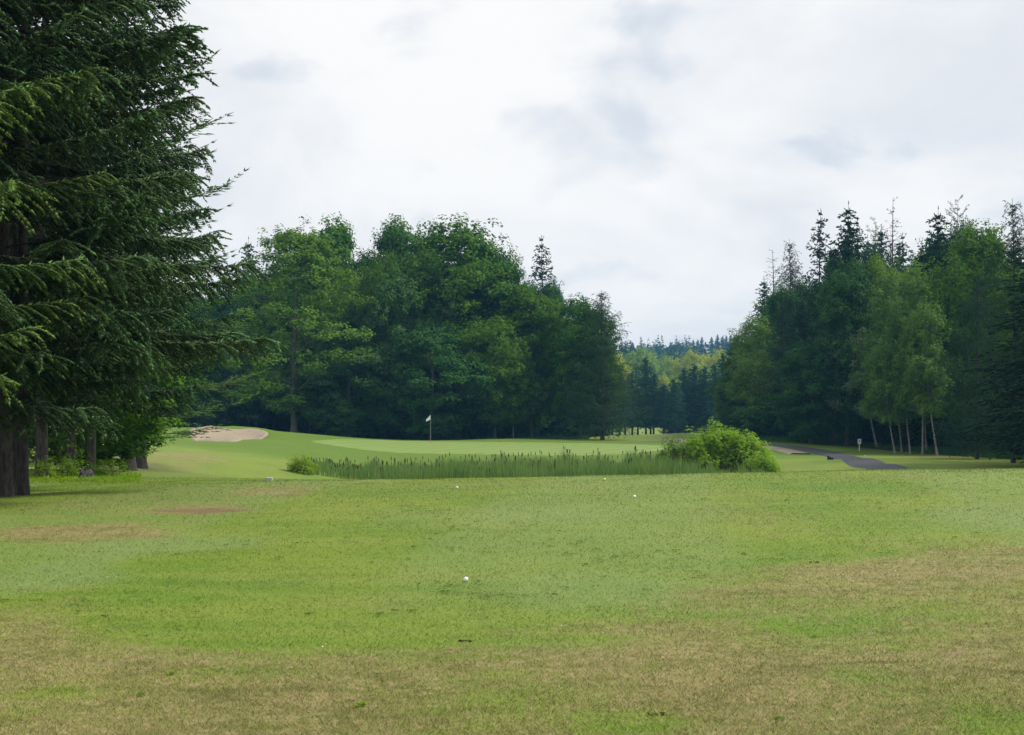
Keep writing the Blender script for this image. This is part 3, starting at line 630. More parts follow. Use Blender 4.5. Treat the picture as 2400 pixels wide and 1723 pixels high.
tree('maple_c', 820, 119, 790, 105, 'low blue green broadleaf tree between the grey trunk and the flag', 'maple_blue', group=LW)
tree('birch_a', 1190, 141, 560, 75, 'feathery topped tree between the large maple and the tall spruce', 'maple_dark', group=LW)
tree('spruce_mid2', 1268, 134, 556, 66, 'tall spruce with open branches rising right of the large maple', 'dark_needle', 'spruce_tree', group=LW)
tree('maple_b', 1245, 124, 668, 90, 'rounded dark broadleaf tree below the tall open spruce', 'maple_dark', group=LW)
tree('maple_a', 1160, 120, 740, 85, 'yellow edged broadleaf tree right of the large maple', 'maple_bright', group=LW)
tree('maple_a', 1360, 121, 690, 92, 'dark broadleaf tree at the right end of the wood', 'maple_dark', group=LW)
tree('larch', 1412, 117, 682, 105, 'thin drooping larch at the right tip of the wood against the sky', 'larch_needle', 'larch_tree', group=LW)
tree('birch_b', 1195, 121, 800, 70, 'slim pale stemmed tree below the yellow edged one', 'birch_leaf', group=LW, name='birch_tree')
rnd = random.Random(5)
def lpart(px): return 'behind the bunker mound' if px < 640 else 'left of the flag' if px < 950 else 'behind the flag and green' if px < 1180 else 'towards the far spruce row'
def rpart(px): return 'behind the leaning corner birch' if px < 1900 else 'behind the white sign' if px < 2080 else 'behind the white birch stems' if px < 2260 else 'at the right photo edge'
DEP = ('just inside', 'in the middle of', 'deep inside', 'at the back of')
for row, d in enumerate((131, 143, 155, 168)):
    for px in range(300 + 20 * row, 1400 - 22 * row, 62):
        pxx = px + rnd.uniform(-22, 22); dd = d + rnd.uniform(-3.5, 3.5); tp = 600 + rnd.uniform(-30, 90) + (90 if px < 560 else 0) + max(0, pxx - 1180) * .75
        key = rnd.choice(['spruce_mid', 'maple_b', 'maple_a', 'spruce_mid2', 'maple_c']); con = key.startswith('spruce')
        tree(key, pxx, dd, tp, rnd.uniform(70, 95) * 125 / dd, f"dark {'spruce' if con else 'broadleaf tree'} {DEP[row]} the wood {lpart(pxx)}", 'dark_needle' if con else rnd.choice(['maple_dark', 'maple_blue']),
             'spruce_tree' if con else 'broadleaf_tree', rnd.uniform(0, 6.28), LB)

for i in range(40):
    px = 430 + i * 24 + rnd.uniform(-9, 9); d = 148 + (i * 17) % 22 + rnd.uniform(-2, 2); x, y = at(px, d)
    place('bush', 'bush', f'dark bush in the undergrowth of the wood {lpart(px)}', 'bush', x, y, rnd.uniform(1.6, 3.6), rnd.uniform(0, 6.28), rnd.uniform(2.0, 3.2), rnd.choice(['maple_blue', 'dark_needle']), 'bushes inside the wood behind the green')
for i in range(30):
    px = 380 + i * 34 + rnd.uniform(-9, 9); d = 172 + (i * 7) % 9
    tree('spruce_mid', px, d, 800 + rnd.uniform(-40, 60), 60, f'low dark spruce closing the back of the wood {lpart(px)}', 'dark_needle', 'spruce_tree', rnd.uniform(0, 6.28), LB)
# ------------------------------------------------------------------ wood on the right
RW = 'front trees of the right wood'
tree('birch_c', 1794, 124, 735, 62, 'leaning white stemmed birch at the left corner of the right wood', 'birch_leaf', 'birch_tree', math.pi, RW)
tree('spruce_mid', 1790, 148, 652, 66, 'dark spruce rising just behind the leaning corner birch', 'blue_needle', 'spruce_tree', group=RW)
tree('bare_larch', 1812, 140, 588, 55, 'thin grey half bare larch, leftmost treetop of the right wood', 'grey_needle', 'larch_tree', group=RW)
tree('larch', 1852, 136, 565, 75, 'thin grey topped larch left of the dark pine', 'grey_needle', 'larch_tree', group=RW)
tree('larch', 1835, 122, 690, 75, 'soft bluish larch beside the corner birch', 'blue_needle', 'larch_tree', group=RW)
tree('spruce_mid2', 1922, 122, 495, 68, 'dark irregular spruce, left of the two tallest tops', 'dark_needle', 'spruce_tree', group=RW)
tree('spruce_mid', 1985, 118, 478, 95, 'broad dark spruce with feathery top in the middle of the right wood', 'dark_needle', 'spruce_tree', group=RW)
tree('white_pine', 2052, 124, 530, 75, 'pale soft topped pine beside the bare larch', 'larch_needle', 'pine_tree', group=RW)
tree('bare_larch', 2095, 120, 466, 62, 'nearly bare grey larch standing above the birches', 'grey_needle', 'larch_tree', group=RW)
tree('spruce_mid', 2195, 112, 490, 100, 'dense dark spruce right of the bare larch', 'dark_needle', 'spruce_tree', group=RW)
tree('white_pine', 2245, 122, 480, 70, 'dark pine top behind the dense spruce', 'dark_needle', 'pine_tree', group=RW)
tree('maple_a', 2295, 102, 520, 120, 'bright yellow green maple high in the right wood', 'maple_bright', group=RW)
tree('birch_b', 2150, 106, 630, 120, 'tall light green birch with white leaning stems over the sign', 'birch_leaf', 'birch_tree', math.pi * .95, RW)
tree('birch_c', 2056, 111, 765, 80, 'greyish green birch with thin crown left of the tall birch', 'birch_grey', 'birch_tree', math.pi * 1.1, RW)
tree('maple_b', 1985, 112, 612, 82, 'blue green broadleaf tree behind the greyish birch', 'maple_blue', group=RW)
tree('maple_c', 2130, 116, 600, 95, 'broadleaf tree with green top right of the tall birch', 'maple_bright', group=RW)
tree('maple_b', 2065, 119, 600, 80, 'pointed leafy tree behind the tall birch', 'maple_bright', group=RW)
tree('larch', 2375, 79, 470, 120, 'dark drooping larch at the right edge of the photo', 'larch_needle', 'larch_tree', group=RW)
tree('larch', 2290, 90, 640, 100, 'bluish larch with sweeping low boughs left of the edge larch', 'blue_needle', 'larch_tree', group=RW)
tree('larch', 2480, 84, 540, 130, 'larch at the right edge reaching in from outside the photo', 'larch_needle', 'larch_tree', group=RW)
tree('maple_c', 1722, 133, 850, 42, 'small light green tree at the left foot of the right wood', 'birch_leaf', group=RW)
tree('maple_c', 1900, 113, 800, 85, 'low dark leafy tree between the corner birch and the greyish birch', 'maple_blue', group=RW)
tree('larch', 1950, 112, 700, 80, 'soft dark larch left of the greyish birch', 'blue_needle', 'larch_tree', group=RW)
for px, d, tp, hw, rz, lb in ((2197, 98, 700, 62, 3.0, 'birch with the strongly curved white stem, rightmost of the birch stems'), (2162, 100, 720, 55, 4.5, 'birch with upright white stem just left of the curved one'), (2134, 101, 690, 55, 2.2, 'birch with thin pale stem third from the right'), (2114, 104, 760, 50, 3.7, 'birch with thin pale stem fourth from the right'), (2098, 101, 790, 55, 3.1, 'short birch with the most slanting white stem behind the sign')):
    tree('birch_c', px, d, tp, hw, lb, 'birch_leaf', 'birch_tree', rz, 'birches at the front of the right wood')
for i, (px, d, tp) in enumerate(((2500, 71, 430), (2600, 75, 420), (2570, 62, 380), (2680, 66, 360), (2700, 55, 300))):  # unseen trees added out of view, sized to throw shade on the bank
    tree('larch' if i % 2 else 'spruce_mid', px, d, tp, 230, ('tallest', 'second tallest', 'broad', 'far right', 'nearest')[i] + ' conifer beyond the right edge of the photo that shades the bank', 'dark_needle', 'conifer_tree', i * 1.9, 'conifers beyond the right edge')
RB = 'trees deep inside the right wood'
for row, d in enumerate((129, 139, 149, 160)):
    for px in range(1765 + 8 * row, 2760, 60):
        pxx = px + rnd.uniform(-22, 22); dd = d + rnd.uniform(-3.5, 3.5) - max(0, pxx - 2170) * .085; tp = (600 if pxx < 1950 else 555) + rnd.uniform(-40, 80) + max(0, 1960 - pxx) * .9
        key = rnd.choice(['spruce_mid', 'maple_b', 'larch', 'spruce_mid2', 'spruce_mid']); con = not key.startswith('maple')
        tree(key, pxx, dd, tp, rnd.uniform(70, 92) * 120 / dd, f"dark {dict(l='larch', s='spruce', m='broadleaf tree')[key[0]]} {DEP[row]} the right wood, {rpart(pxx)}", rnd.choice(['dark_needle', 'blue_needle']) if con else 'maple_blue',
             {'l': 'larch_tree', 's': 'spruce_tree', 'm': 'broadleaf_tree'}[key[0]], rnd.uniform(0, 6.28), RB)

for i in range(34):
    px = 1775 + i * 21 + rnd.uniform(-8, 8); d = 120 + (i * 17) % 24 - max(0, px - 2170) * .08; x, y = at(px, d)
    place('bush', 'bush', f'dark bush in the undergrowth of the right wood, {rpart(px)}', 'bush', x, y, rnd.uniform(1.6, 3.4), rnd.uniform(0, 6.28), rnd.uniform(2.0, 3.0), rnd.choice(['maple_blue', 'dark_needle']), 'bushes inside the right wood')
for i in range(26):
    px = 1770 + i * 32 + rnd.uniform(-9, 9); d = 168 + (i * 7) % 9
    tree('spruce_mid', px, d, 800 + rnd.uniform(-40, 60), 60, f'low dark spruce closing the back of the right wood, {rpart(px)}', 'dark_needle', 'spruce_tree', rnd.uniform(0, 6.28), RB)
# ------------------------------------------------------------------ spruce row across the far fairway
CR = 'spruces across the far fairway'
for i, (px, tp) in enumerate(((1352, 880), (1378, 862), (1402, 850), (1428, 872), (1452, 858), (1482, 870), (1514, 836), (1532, 872), (1556, 900), (1580, 885), (1603, 862), (1627, 852), (1652, 858), (1676, 850), (1694, 826), (1722, 840))):
    tree('row_spruce', px, 232 + (i * 7) % 9, tp, 34, ('spruce with the tallest pointed tip in the far row, above the gap in the woods' if px == 1514 else 'tall dark spruce in the row across the far fairway'), 'blue_needle', 'spruce_tree', i * 1.7, CR)
for i, px in enumerate(range(1345, 1760, 30)):
    tree('row_spruce', px, 247 + (i * 5) % 8, 885 + (i * 37) % 40, 34, 'tall dark spruce in the row across the far fairway', 'dark_needle', 'spruce_tree', i * 2.1, CR)
for i, px in enumerate(range(1588, 1760, 12)):
    x, y = at(px + (i * 7) % 9, 252 + (i * 11) % 14); place('bush', 'bush', 'dark bush between the trunks of the far spruce row', 'bush', x, y, 1.4 + (i % 4) * .6, i * 1.3, 2.4, 'maple_blue', 'bushes under the far spruce row')
# bright trees beyond it
YG = 'sunlit trees beyond the spruce row'
for i, (px, tp, hw, mt, lb) in enumerate(((1425, 828, 50, 'yellow_leaf', 'sunlit yellow green tree at the left of the gap, behind the far row'), (1490, 816, 48, 'far_green', 'round dull green tree left of the middle behind the far row'), (1530, 822, 42, 'far_green', 'green round tree just behind the tallest spruce tip'),
        (1572, 838, 34, 'yellow_leaf', 'low round golden green tree in the middle of the gap'), (1620, 824, 44, 'yellow_leaf', 'broad yellow green tree right of the middle behind the far row'), (1672, 822, 44, 'yellow_leaf', 'bright yellow tree behind the right end of the far row'), (1715, 830, 40, 'yellow_leaf', 'yellow green tree touching the right wood behind the far row'),
        (1560, 880, 30, 'yellow_leaf', 'lowest sunlit tree filling the notch between the far spruces'), (1655, 860, 34, 'far_green', 'green tree low behind the right far spruces'), (1460, 858, 34, 'yellow_leaf', 'sunlit tree low behind the left far spruces'), (1390, 835, 40, 'yellow_leaf', 'sunlit tree half hidden by the larch at the wood tip'))):
    d = 372 + (i * 13) % 40
    if tp > 850: d = 330 + i
    tree('far_round', px, d, tp, hw, lb, mt, 'broadleaf_tree', i * 1.3, YG)

# ------------------------------------------------------------------ wooded hill (reads as one mass)
rng = np.random.default_rng(17); mb = MB()
n = 900; hx = rng.uniform(0, 210, n); hy = rng.uniform(430, 900, n); hz = G(hx, hy)
for X_, Y_, Z_ in zip(hx, hy, hz):
    con = rng.random() < (.35 if Y_ < 760 else .6)
    if con:
        H = rng.uniform(10, 17); k = 80; u = rng.random(k) ** .8; r = H * .15 * (1 - u); a = rng.uniform(0, 6.28, k)
        P = np.stack([X_ + r * np.cos(a) * .3, Y_ + r * np.sin(a) * .3, Z_ + H * (.08 + .92 * u)], 1); D = np.stack([np.cos(a), np.sin(a), -.5 + 0 * a], 1)
        leaves(mb, P, D, np.tile([0, 0, 1.], (k, 1)) + .4 * rng.normal(size=(k, 3)), r * 1.1 + .4, .8)
    else:
        H = rng.uniform(8, 13); k = 110; v = nrm(rng.normal(size=(k, 3))) * [3.2, 3.2, H * .38]; P = np.array([X_, Y_, Z_ + H * .62]) + v * rng.uniform(.7, 1.05, (k, 1))
        leaves(mb, P, rng.normal(size=(k, 3)), nrm(v + [0, 0, 1.5]), 1.4, 1.1)
o = obj('wooded_hill', mb.mesh('wooded_hill', M['hill_leaf'])); tag(o, 'distant bluish wooded hillside filling the gap between the woods', 'woodland', None, 'stuff')
k = 0
for px, tp in ((1702, 786), (1682, 784), (1693, 788), (1712, 785), (1722, 787), (1635, 796), (1645, 790), (1625, 797), (1590, 800), (1572, 802), (1482, 802), (1465, 806), (1540, 806), (1668, 790)):
    tree('row_spruce', px, 800 + 3 * k, tp, 11 + (k * 5) % 5, 'small dark spruce silhouetted on the ridge of the far hill', 'hill_leaf', 'spruce_tree', k * 1.1, 'spruces on the far ridge'); k += 1

# ------------------------------------------------------------------ shrubs, reeds, undergrowth
def shrub(name, label, x, y, H, R, n, lf, mat, seed, group=None, cat='shrub', flat=.8, rcl=.42, z=None, nl=46):
    rng = np.random.default_rng(seed); st, fo = MB(), MB(); t = thing(name, label, cat, (x, y, (g1(x, y) if z is None else z) - .03), 0, group)
    u = rng.random(n) ** .8; th = rng.uniform(0, 6.28, n); el = np.arcsin(rng.random(n)); f = .5 + .5 * rng.random(n) ** .5
    lob = 1 + .16 * np.sin(3 * th + seed) + .12 * np.sin(5 * th + 2 * el)
    Cc = np.stack([R * np.cos(el) * np.cos(th) * f * lob, R * np.cos(el) * np.sin(th) * f * lob, H * (.16 + .84 * np.sin(el) * f * lob)], 1)
    for i, c_ in enumerate(Cc):
        r = rcl * rng.uniform(.6, 1.2); k = int(nl * (r / rcl) ** 2) + 6; v = nrm(rng.normal(size=(k, 3))) * rng.random((k, 1)) ** .4; v[:, 2] *= flat * (1 + .8 * (rng.random() < .5))
        Nn = nrm(v * .7 + nrm(c_) * .4 + [0, 0, 1.0] + rng.normal(0, .35, (k, 3))); P = c_ + v * r; P[:, 2] = np.maximum(P[:, 2], .03)
        leaves(fo, P, np.cross(Nn, rng.normal(size=(k, 3))), Nn, lf * rng.uniform(.6, 1.3, k), lf * .66)
        if i % 4 == 0:
            b = np.array([rng.normal(0, .12 * R), rng.normal(0, .12 * R), 0]); md = b * .5 + c_ * .5 + [0, 0, .15 * H]; tube(st, [b, md, c_], [.025 * H * .6, .015 * H * .6, .006], 4)
    obj('stems', st.mesh('stems', M['twig_bark']), t); obj('foliage', fo.mesh('foliage', M[mat]), t); return t
def shr(px, d, top, hw, *a, **k): pass
RS = 1.0
def reedz(d): return CAMZ - (1150 - HZ) / F * d
x, y = at(1695, 76); gz = g1(x, y)
shrub('shrub', 'large rounded bright green shrub at the right end of the reeds', x, y, CAMZ + (HZ - 1006) / F * 76 - gz, 2.35, 190, .18, 'shrub_leaf', 3, nl=70)
x, y = at(1590, 77); gz = g1(x, y)
shrub('shrub', 'smaller darker shrub leaning against the left of the large rounded shrub', x, y, CAMZ + (HZ - 1040) / F * 77 - gz, 1.2, 70, .15, 'maple_bright', 4)
x, y = at(1785, 72); gz = g1(x, y)
shrub('shrub', 'low shrub trailing off right of the large rounded shrub', x, y, CAMZ + (HZ - 1068) / F * 72 - gz, .85, 80, .11, 'shrub_leaf', 5, rcl=.35)
x, y = at(708, 70); gz = g1(x, y)
shrub('shrub', 'small bushy shrub at the left end of the reed bed', x, y, CAMZ + (HZ - 1081) / F * 70 - gz, .72, 56, .11, 'under_leaf', 6, rcl=.30, flat=1.2)
# reed bed
rng = np.random.default_rng(29); mb, hb = MB(), MB(); n = 15000
px = rng.uniform(690, 1800, n); d = rng.uniform(70, 82, n) - 4 * sm(1500, 1800, px); X = (px - 1200) / F * d; z0 = G(X, d)
topline = np.interp(px, [690, 760, 900, 1100, 1300, 1450, 1560, 1700, 1800], [1090, 1086, 1078, 1068, 1062, 1060, 1068, 1088, 1098]) + 14 * (vnoise(px, d * 6, 16, 2) - .5) * 2 + 10 * (vnoise(px, d * 9, 60, 6) - .5) * 2
Ht = (CAMZ + (HZ - topline) / F * d - z0) * (.62 + .38 * rng.random(n) ** .6) * np.where(rng.random(n) < .03, 1.12, 1.)
Ht = np.maximum(Ht * (.80 + .36 * vnoise(px, d * 7, 26, 12)), .3)
for j in range(2):
    pass
ln = rng.normal(0, .11, (n, 2)); b = rng.uniform(0, 6.28, n); S = np.stack([np.cos(b), np.sin(b), 0 * b], 1) * (.011 + .008 * rng.random((n, 1)))
P0 = np.stack([X, d, z0 - .05], 1); mid = P0 + np.stack([ln[:, 0] * .4 * Ht, ln[:, 1] * .4 * Ht, .58 * Ht], 1); bend = rng.normal(0, .10, (n, 2)); tip = P0 + np.stack([(ln[:, 0] + bend[:, 0]) * Ht, (ln[:, 1] + bend[:, 1]) * Ht, Ht * .99], 1)
mb.add(np.stack([P0 - S, P0 + S, mid + S, mid - S, tip], 1), np.arange(n)[:, None] * 5 + np.array([[0, 1, 2, 3]]), np.arange(n)[:, None] * 5 + np.array([[3, 2, 4]]))
o = obj('reed_bed', mb.mesh('reed_bed', M['reed_leaf'])); tag(o, 'long bed of green cattail reeds in the hollow before the green', 'reeds', None, 'stuff')
sel = rng.choice(n, 2200, replace=False); mb = MB(); Q = P0[sel] + [.03, -.03, 0]; S2 = S[sel] * .7
mb.add(np.stack([Q - S2, Q + S2, Q + (tip[sel] - P0[sel]) * rng.uniform(.4, .9, (2200, 1)) + rng.normal(0, .12, (2200, 3)) * [1, 1, 0]], 1), np.arange(6600).reshape(-1, 3))
o = obj('dead_reed_stems', mb.mesh('dead_reed_stems', M['reed_straw'])); tag(o, 'pale dead stems standing among the green reeds', 'reeds', None, 'stuff')
for i in rng.choice(n, 330, replace=False):
    P = P0[i] + [0, 0, Ht[i] * rng.uniform(.92, 1.03)]; tube(hb, [P0[i], P], [.005, .004], 3); tube(hb, [P, P + [0, 0, .03], P + [0, 0, .17], P + [0, 0, .2]], [.004, .02, .02, .004], 5)
o = obj('cattail_heads', hb.mesh('cattail_heads', M['cattail_head'])); tag(o, 'brown cattail heads standing just above the reeds', 'cattails', None, 'stuff')
# rough grass under the right wood and along the wood edges
mb = MB(); n = 26000; a = rng.random(n) < .5; px = np.where(a, rng.uniform(1780, 2450, n), rng.uniform(440, 1380, n)); d = np.where(a, rng.uniform(113, 127, n) - np.clip(px - 1990, 0, 500) * .06, rng.uniform(127, 142, n)); X = (px - 1200) / F * d
blades(mb, np.stack([X, d, G(X, d)], 1), rng.uniform(.15, .55, n), .05, rng.uniform(.2, .8, n), rng)
o = obj('woodland_undergrowth', mb.mesh('woodland_undergrowth', M['maple_blue'])); tag(o, 'dark rough grass and undergrowth along the edges of both woods', 'undergrowth', None, 'stuff')

UG = 'leafy plants under the near spruces'
def plant(px, d, H, R, seed, label, n=34, lf=.05, mat='under_leaf'):
    x, y = at(px, d); shrub('leafy_plant', label, x, y, H, R, n, lf, mat, seed, UG, 'plant', .8, .10, None, 16)
plant(108, 29.5, .48, .32, 40, 'low leafy plant left of the group, close to the second trunk')
plant(150, 30.0, .56, .36, 41, 'leafy plant in front of the broad black trunk')
plant(185, 30.8, .78, .34, 42, 'tallest bright leafy plant just behind the stump')
plant(262, 31.0, .46, .44, 43, 'spreading leafy plant right of the stump')
plant(236, 31.5, .26, .26, 44, 'small leafy plant touching the right side of the stump')
mb = MB(); n = 5200; px = rng.uniform(60, 330, n); d = rng.uniform(27.2, 34, n); X = (px - 1200) / F * d; P = np.stack([X, d, G(X, d) + rng.uniform(.01, .09, n)], 1); Nn = nrm(rng.normal(0, .5, (n, 3)) + [0, 0, 1.])
leaves(mb, P, np.cross(Nn, rng.normal(size=(n, 3))), Nn, .045, .03)
o = obj('ground_cover', mb.mesh('ground_cover', M['under_leaf'])); tag(o, 'bright low ground cover round the stump under the near spruces', 'ground cover', None, 'stuff')

# ------------------------------------------------------------------ small things
# stump
x, y = at(200, 29.6); t = thing('tree_stump', 'weathered grey stump with a torn root lying under the near spruces', 'stump', (x, y, g1(x, y) - .02))
mb = MB(); rng = np.random.default_rng(3)
a = np.linspace(0, 2 * math.pi, 16, endpoint=False)
V = []; prof_ = [(.0, .20), (.06, .16), (.14, .13), (.20, .12), (.235, .09)]
for h_, r_ in prof_: V.append(np.stack([r_ * (1 + .18 * np.sin(3 * a + 1) + .1 * np.sin(5 * a)) * np.cos(a), r_ * (1 + .18 * np.sin(3 * a + 1)) * np.sin(a), h_ + .025 * np.sin(2 * a + h_ * 8)], 1))
V.append(np.array([[0, 0, .20]])); V = np.concatenate(V); j = np.arange(16); k = (j + 1) % 16
Q = np.concatenate([np.stack([r * 16 + j, r * 16 + k, r * 16 + 16 + k, r * 16 + 16 + j], 1) for r in range(4)]); mb.add(V, Q, np.stack([64 + j, 64 + k, 0 * j + 80], 1))
obj('stump_body', mb.mesh('stump_body', M['stump_wood'], True), t)
for q, (ax, ln_) in enumerate(((3.4, .36), (-.3, .34), (4.6, .28))):
    mb = MB(); s = np.linspace(0, 1, 7)[:, None]; P = s * ln_ * np.array([math.cos(ax), math.sin(ax), 0]) + np.array([0, 0, .13]) * (1 - s) ** 1.4 + .015 * np.sin(s * 9 + q) * np.array([0, 1, .6])
    tube(mb, P, .05 * (1 - .75 * s[:, 0]), 7, True); obj('root', mb.mesh('root', M['stump_wood'], True), t)
x, y = at(224, 28.6); t = thing('broken_branch', 'short pale broken branch on the ground before the stump', 'branch', (x, y, g1(x, y)))
mb = MB(); tube(mb, [(-.09, 0, .015), (-.03, .01, .025), (.04, -.01, .022), (.1, .01, .014)], [.012, .016, .014, .007], 7, True); obj('stick', mb.mesh('stick', M['stump_wood'], True), t)
mb = MB(); tube(mb, [(-.02, .01, .025), (.0, .05, .05), (.01, .08, .055)], [.007, .005, .003], 5, True); obj('side_twig', mb.mesh('side_twig', M['stump_wood'], True), t)

# flagstick
x, y = at(1009, 109); gz = g1(x, y); Hf = CAMZ + (HZ - 973) / F * 109 - gz
t = thing('flagstick', 'thin flagstick with a small white flag standing on the putting green', 'flag', (x, y, gz + .03))
mb = MB(); tube(mb, [(0, 0, -.05), (0, 0, .32)], .016, 10, True); obj('lower_band', mb.mesh('lower_band', M['orange_paint'], True), t)
mb = MB(); tube(mb, [(0, 0, .32), (0, 0, 1.2), (0, 0, Hf)], [.010, .009, .008], 10, True); obj('pole', mb.mesh('pole', M['pole_metal'], True), t)
mb = MB(); nu, nv = 12, 8; V = []
for i in range(nu + 1):
    u = i / nu
    for jv in range(nv + 1):
        v = jv / nv; top = Hf - .01 - .34 * u ** .9; bot = Hf - .40 - .02 * math.sin(u * 3) - .13 * u ** 2
        V.append((-.012 - .33 * u, .05 * math.sin(u * 7 + v * 1.6) * u, bot + (top - bot) * v * (1 - .12 * u)))
V = np.array(V); ii = np.array([[i * (nv + 1) + j for j in range(nv)] for i in range(nu)]).ravel(); nn = nv + 1
off = np.array([0, .004, 0]); Q = np.stack([ii, ii + 1, ii + 1 + nn, ii + nn], 1); mb.add(V, Q); mb.add(V + off, Q[:, ::-1])
obj('flag', mb.mesh('flag', M['flag_cloth'], True), t)
mb = MB(); a = np.linspace(0, 6.283, 20, endpoint=False); mb.add(np.stack([.054 * np.cos(a), .054 * np.sin(a), 0 * a + .006], 1), np.arange(20)[None]); obj('cup_shade_disc', mb.mesh('cup_shade_disc', M['ink']), t)  # filled black disc, painted for the darkness inside the cup

# golf balls with dimples
def ball_mesh():
    import bmesh
    bm = bmesh.new(); bmesh.ops.create_icosphere(bm, subdivisions=5, radius=.02135); me = bpy.data.meshes.new('ball_shell'); bm.to_mesh(me); bm.free()
    co = np.empty(len(me.vertices) * 3, np.float32); me.vertices.foreach_get('co', co); co = co.reshape(-1, 3); n = 200; i = np.arange(n) + .5
    ph = np.arccos(1 - 2 * i / n); th = math.pi * (1 + 5 ** .5) * i; c_ = np.stack([np.cos(th) * np.sin(ph), np.sin(th) * np.sin(ph), np.cos(ph)], 1)
    dist = np.arccos(np.clip((nrm(co) @ c_.T).max(1), -1, 1)); co *= (1 - .035 * np.clip(1 - (dist / .10) ** 2, 0, 1))[:, None]
    me.vertices.foreach_set('co', co.ravel()); me.polygons.foreach_set('use_smooth', np.ones(len(me.polygons), bool)); me.update(); return me
bmsh = ball_mesh(); bmsh.materials.append(M['ball_white'])
for px_, py_, mt, lb in ((1092, 1364, 'ball_white', 'nearest white golf ball lying on the green turf'), (1487, 1168, 'ball_white', 'white golf ball on the right, below the large shrub'), (1071, 1146, 'ball_white', 'white golf ball near the crest in front of the reeds'), (1417, 1127, 'ball_yellow', 'yellow golf ball at the crest edge before the reeds')):
    x, y = hit(px_, py_); o = obj('golf_ball', bmsh, None, (x, y, g1(x, y) + .024), (px_, py_, 0), mat=M[mt]); tag(o, lb, 'golf ball', 'golf balls on the turf')

# pale rounded marker stone at the crest
x, y = at(631, 27.2); t = thing('marker_stone', 'small pale rounded marker stone with grey marks, left of the reed bed', 'marker', (x, y, g1(x, y)), .1)
import bmesh
def rbox(name, sx, sy, sz, bev, mat, parent, loc=(0, 0, 0), rot=(0, 0, 0), seg=3):
    bm = bmesh.new(); bmesh.ops.create_cube(bm, size=1)
    for v in bm.verts: v.co.x *= sx; v.co.y *= sy; v.co.z *= sz
    if bev: bmesh.ops.bevel(bm, geom=bm.edges[:] , offset=bev, segments=seg, affect='EDGES', profile=.6)
    me = bpy.data.meshes.new(name); bm.to_mesh(me); bm.free(); me.materials.append(mat)
    return obj(name, me, parent, loc, rot)
sb_ = rbox('stone_block', .125, .06, .085, .016, M['stone'], t, (0, 0, .030))
for q, (dx, dz_, w_, h_, r_) in enumerate(((-.038, .028, .030, .007, .35), (-.020, .036, .006, .018, -.3), (.008, .044, .006, .026, .5), (.030, .044, .022, .007, -.2), (.034, .032, .018, .006, .1))):
    rbox('painted_mark', w_, .003, h_, 0, M['stone_ink'], sb_, (dx, -.0305, dz_ - .030), (0, r_, 0))

# number board beside the path
x, y = at(2014, 105); gz = g1(x, y); s = 105 / F
t = thing('distance_board', 'white board with a dark red zero figure on a white post beside the path', 'sign', (x, y, gz))
rbox('post', .055, .05, .75, .006, M['white_paint'], t, (0, 0, .33))
Hb = .62
me_b = rbox('board', .25, .03, .36, .012, M['white_paint'], t, (0, -.04, Hb + .10))
def annulus(name, rx, rz_, wv_, mat, loc):
    mb = MB(); a = np.linspace(0, 6.283, 28, endpoint=False); n = 28; V = []
    for yy in (0, .004):
        for f in (1, 0): V.append(np.stack([(rx - (1 - f) * wv_) * np.cos(a), 0 * a - yy, (rz_ - (1 - f) * wv_) * np.sin(a)], 1))
    j = np.arange(n); k = (j + 1) % n; Q = np.concatenate([np.stack([2 * n + j, 2 * n + k, 3 * n + k, 3 * n + j], 1), np.stack([j, k, 2 * n + k, 2 * n + j], 1), np.stack([n + j, n + k, 3 * n + k, 3 * n + j], 1)])
    mb.add(np.concatenate(V), Q); return obj(name, mb.mesh(name, mat), me_b, loc)
annulus('red_figure', .055, .085, .034, M['red_paint'], (0, -.0152, .055))
rbox('black_stroke', .022, .004, .11, 0, M['ink'], me_b, (.004, -.0172, -.08))
# stake and timber edging by the path
x, y = at(2011, 80.5); t = thing('marker_stake', 'short white stake standing at the near edge of the path', 'stake', (x, y - 1.6, g1(x, y - 1.6)))
rbox('stake_post', .055, .055, .26, .008, M['white_paint'], t, (0, 0, .11)); rbox('stake_cap', .06, .06, .03, .01, M['white_paint'], t, (0, 0, .25))
i0 = int(np.argmin(np.abs(PS[:, 1] - 81))); T_ = nrm(PS[i0 + 1] - PS[i0 - 1]); Nn_ = np.array([T_[1], -T_[0]]); c0 = PS[i0] + Nn_ * 1.45
t = thing('timber_edging', 'long dark timber edging along the near side of the path', 'edging', (c0[0], c0[1], g1(*c0)), math.atan2(T_[1], T_[0]))
for q in range(2): rbox('timber_beam', 1.75, .14, .20, .02, M['timber'], t, (-.9 + 1.8 * q, 0, .06), (0, 0, .02 * q))
for q in range(3): rbox('peg', .05, .05, .30, .006, M['timber'], t, (-1.6 + 1.6 * q, -.10, .06))

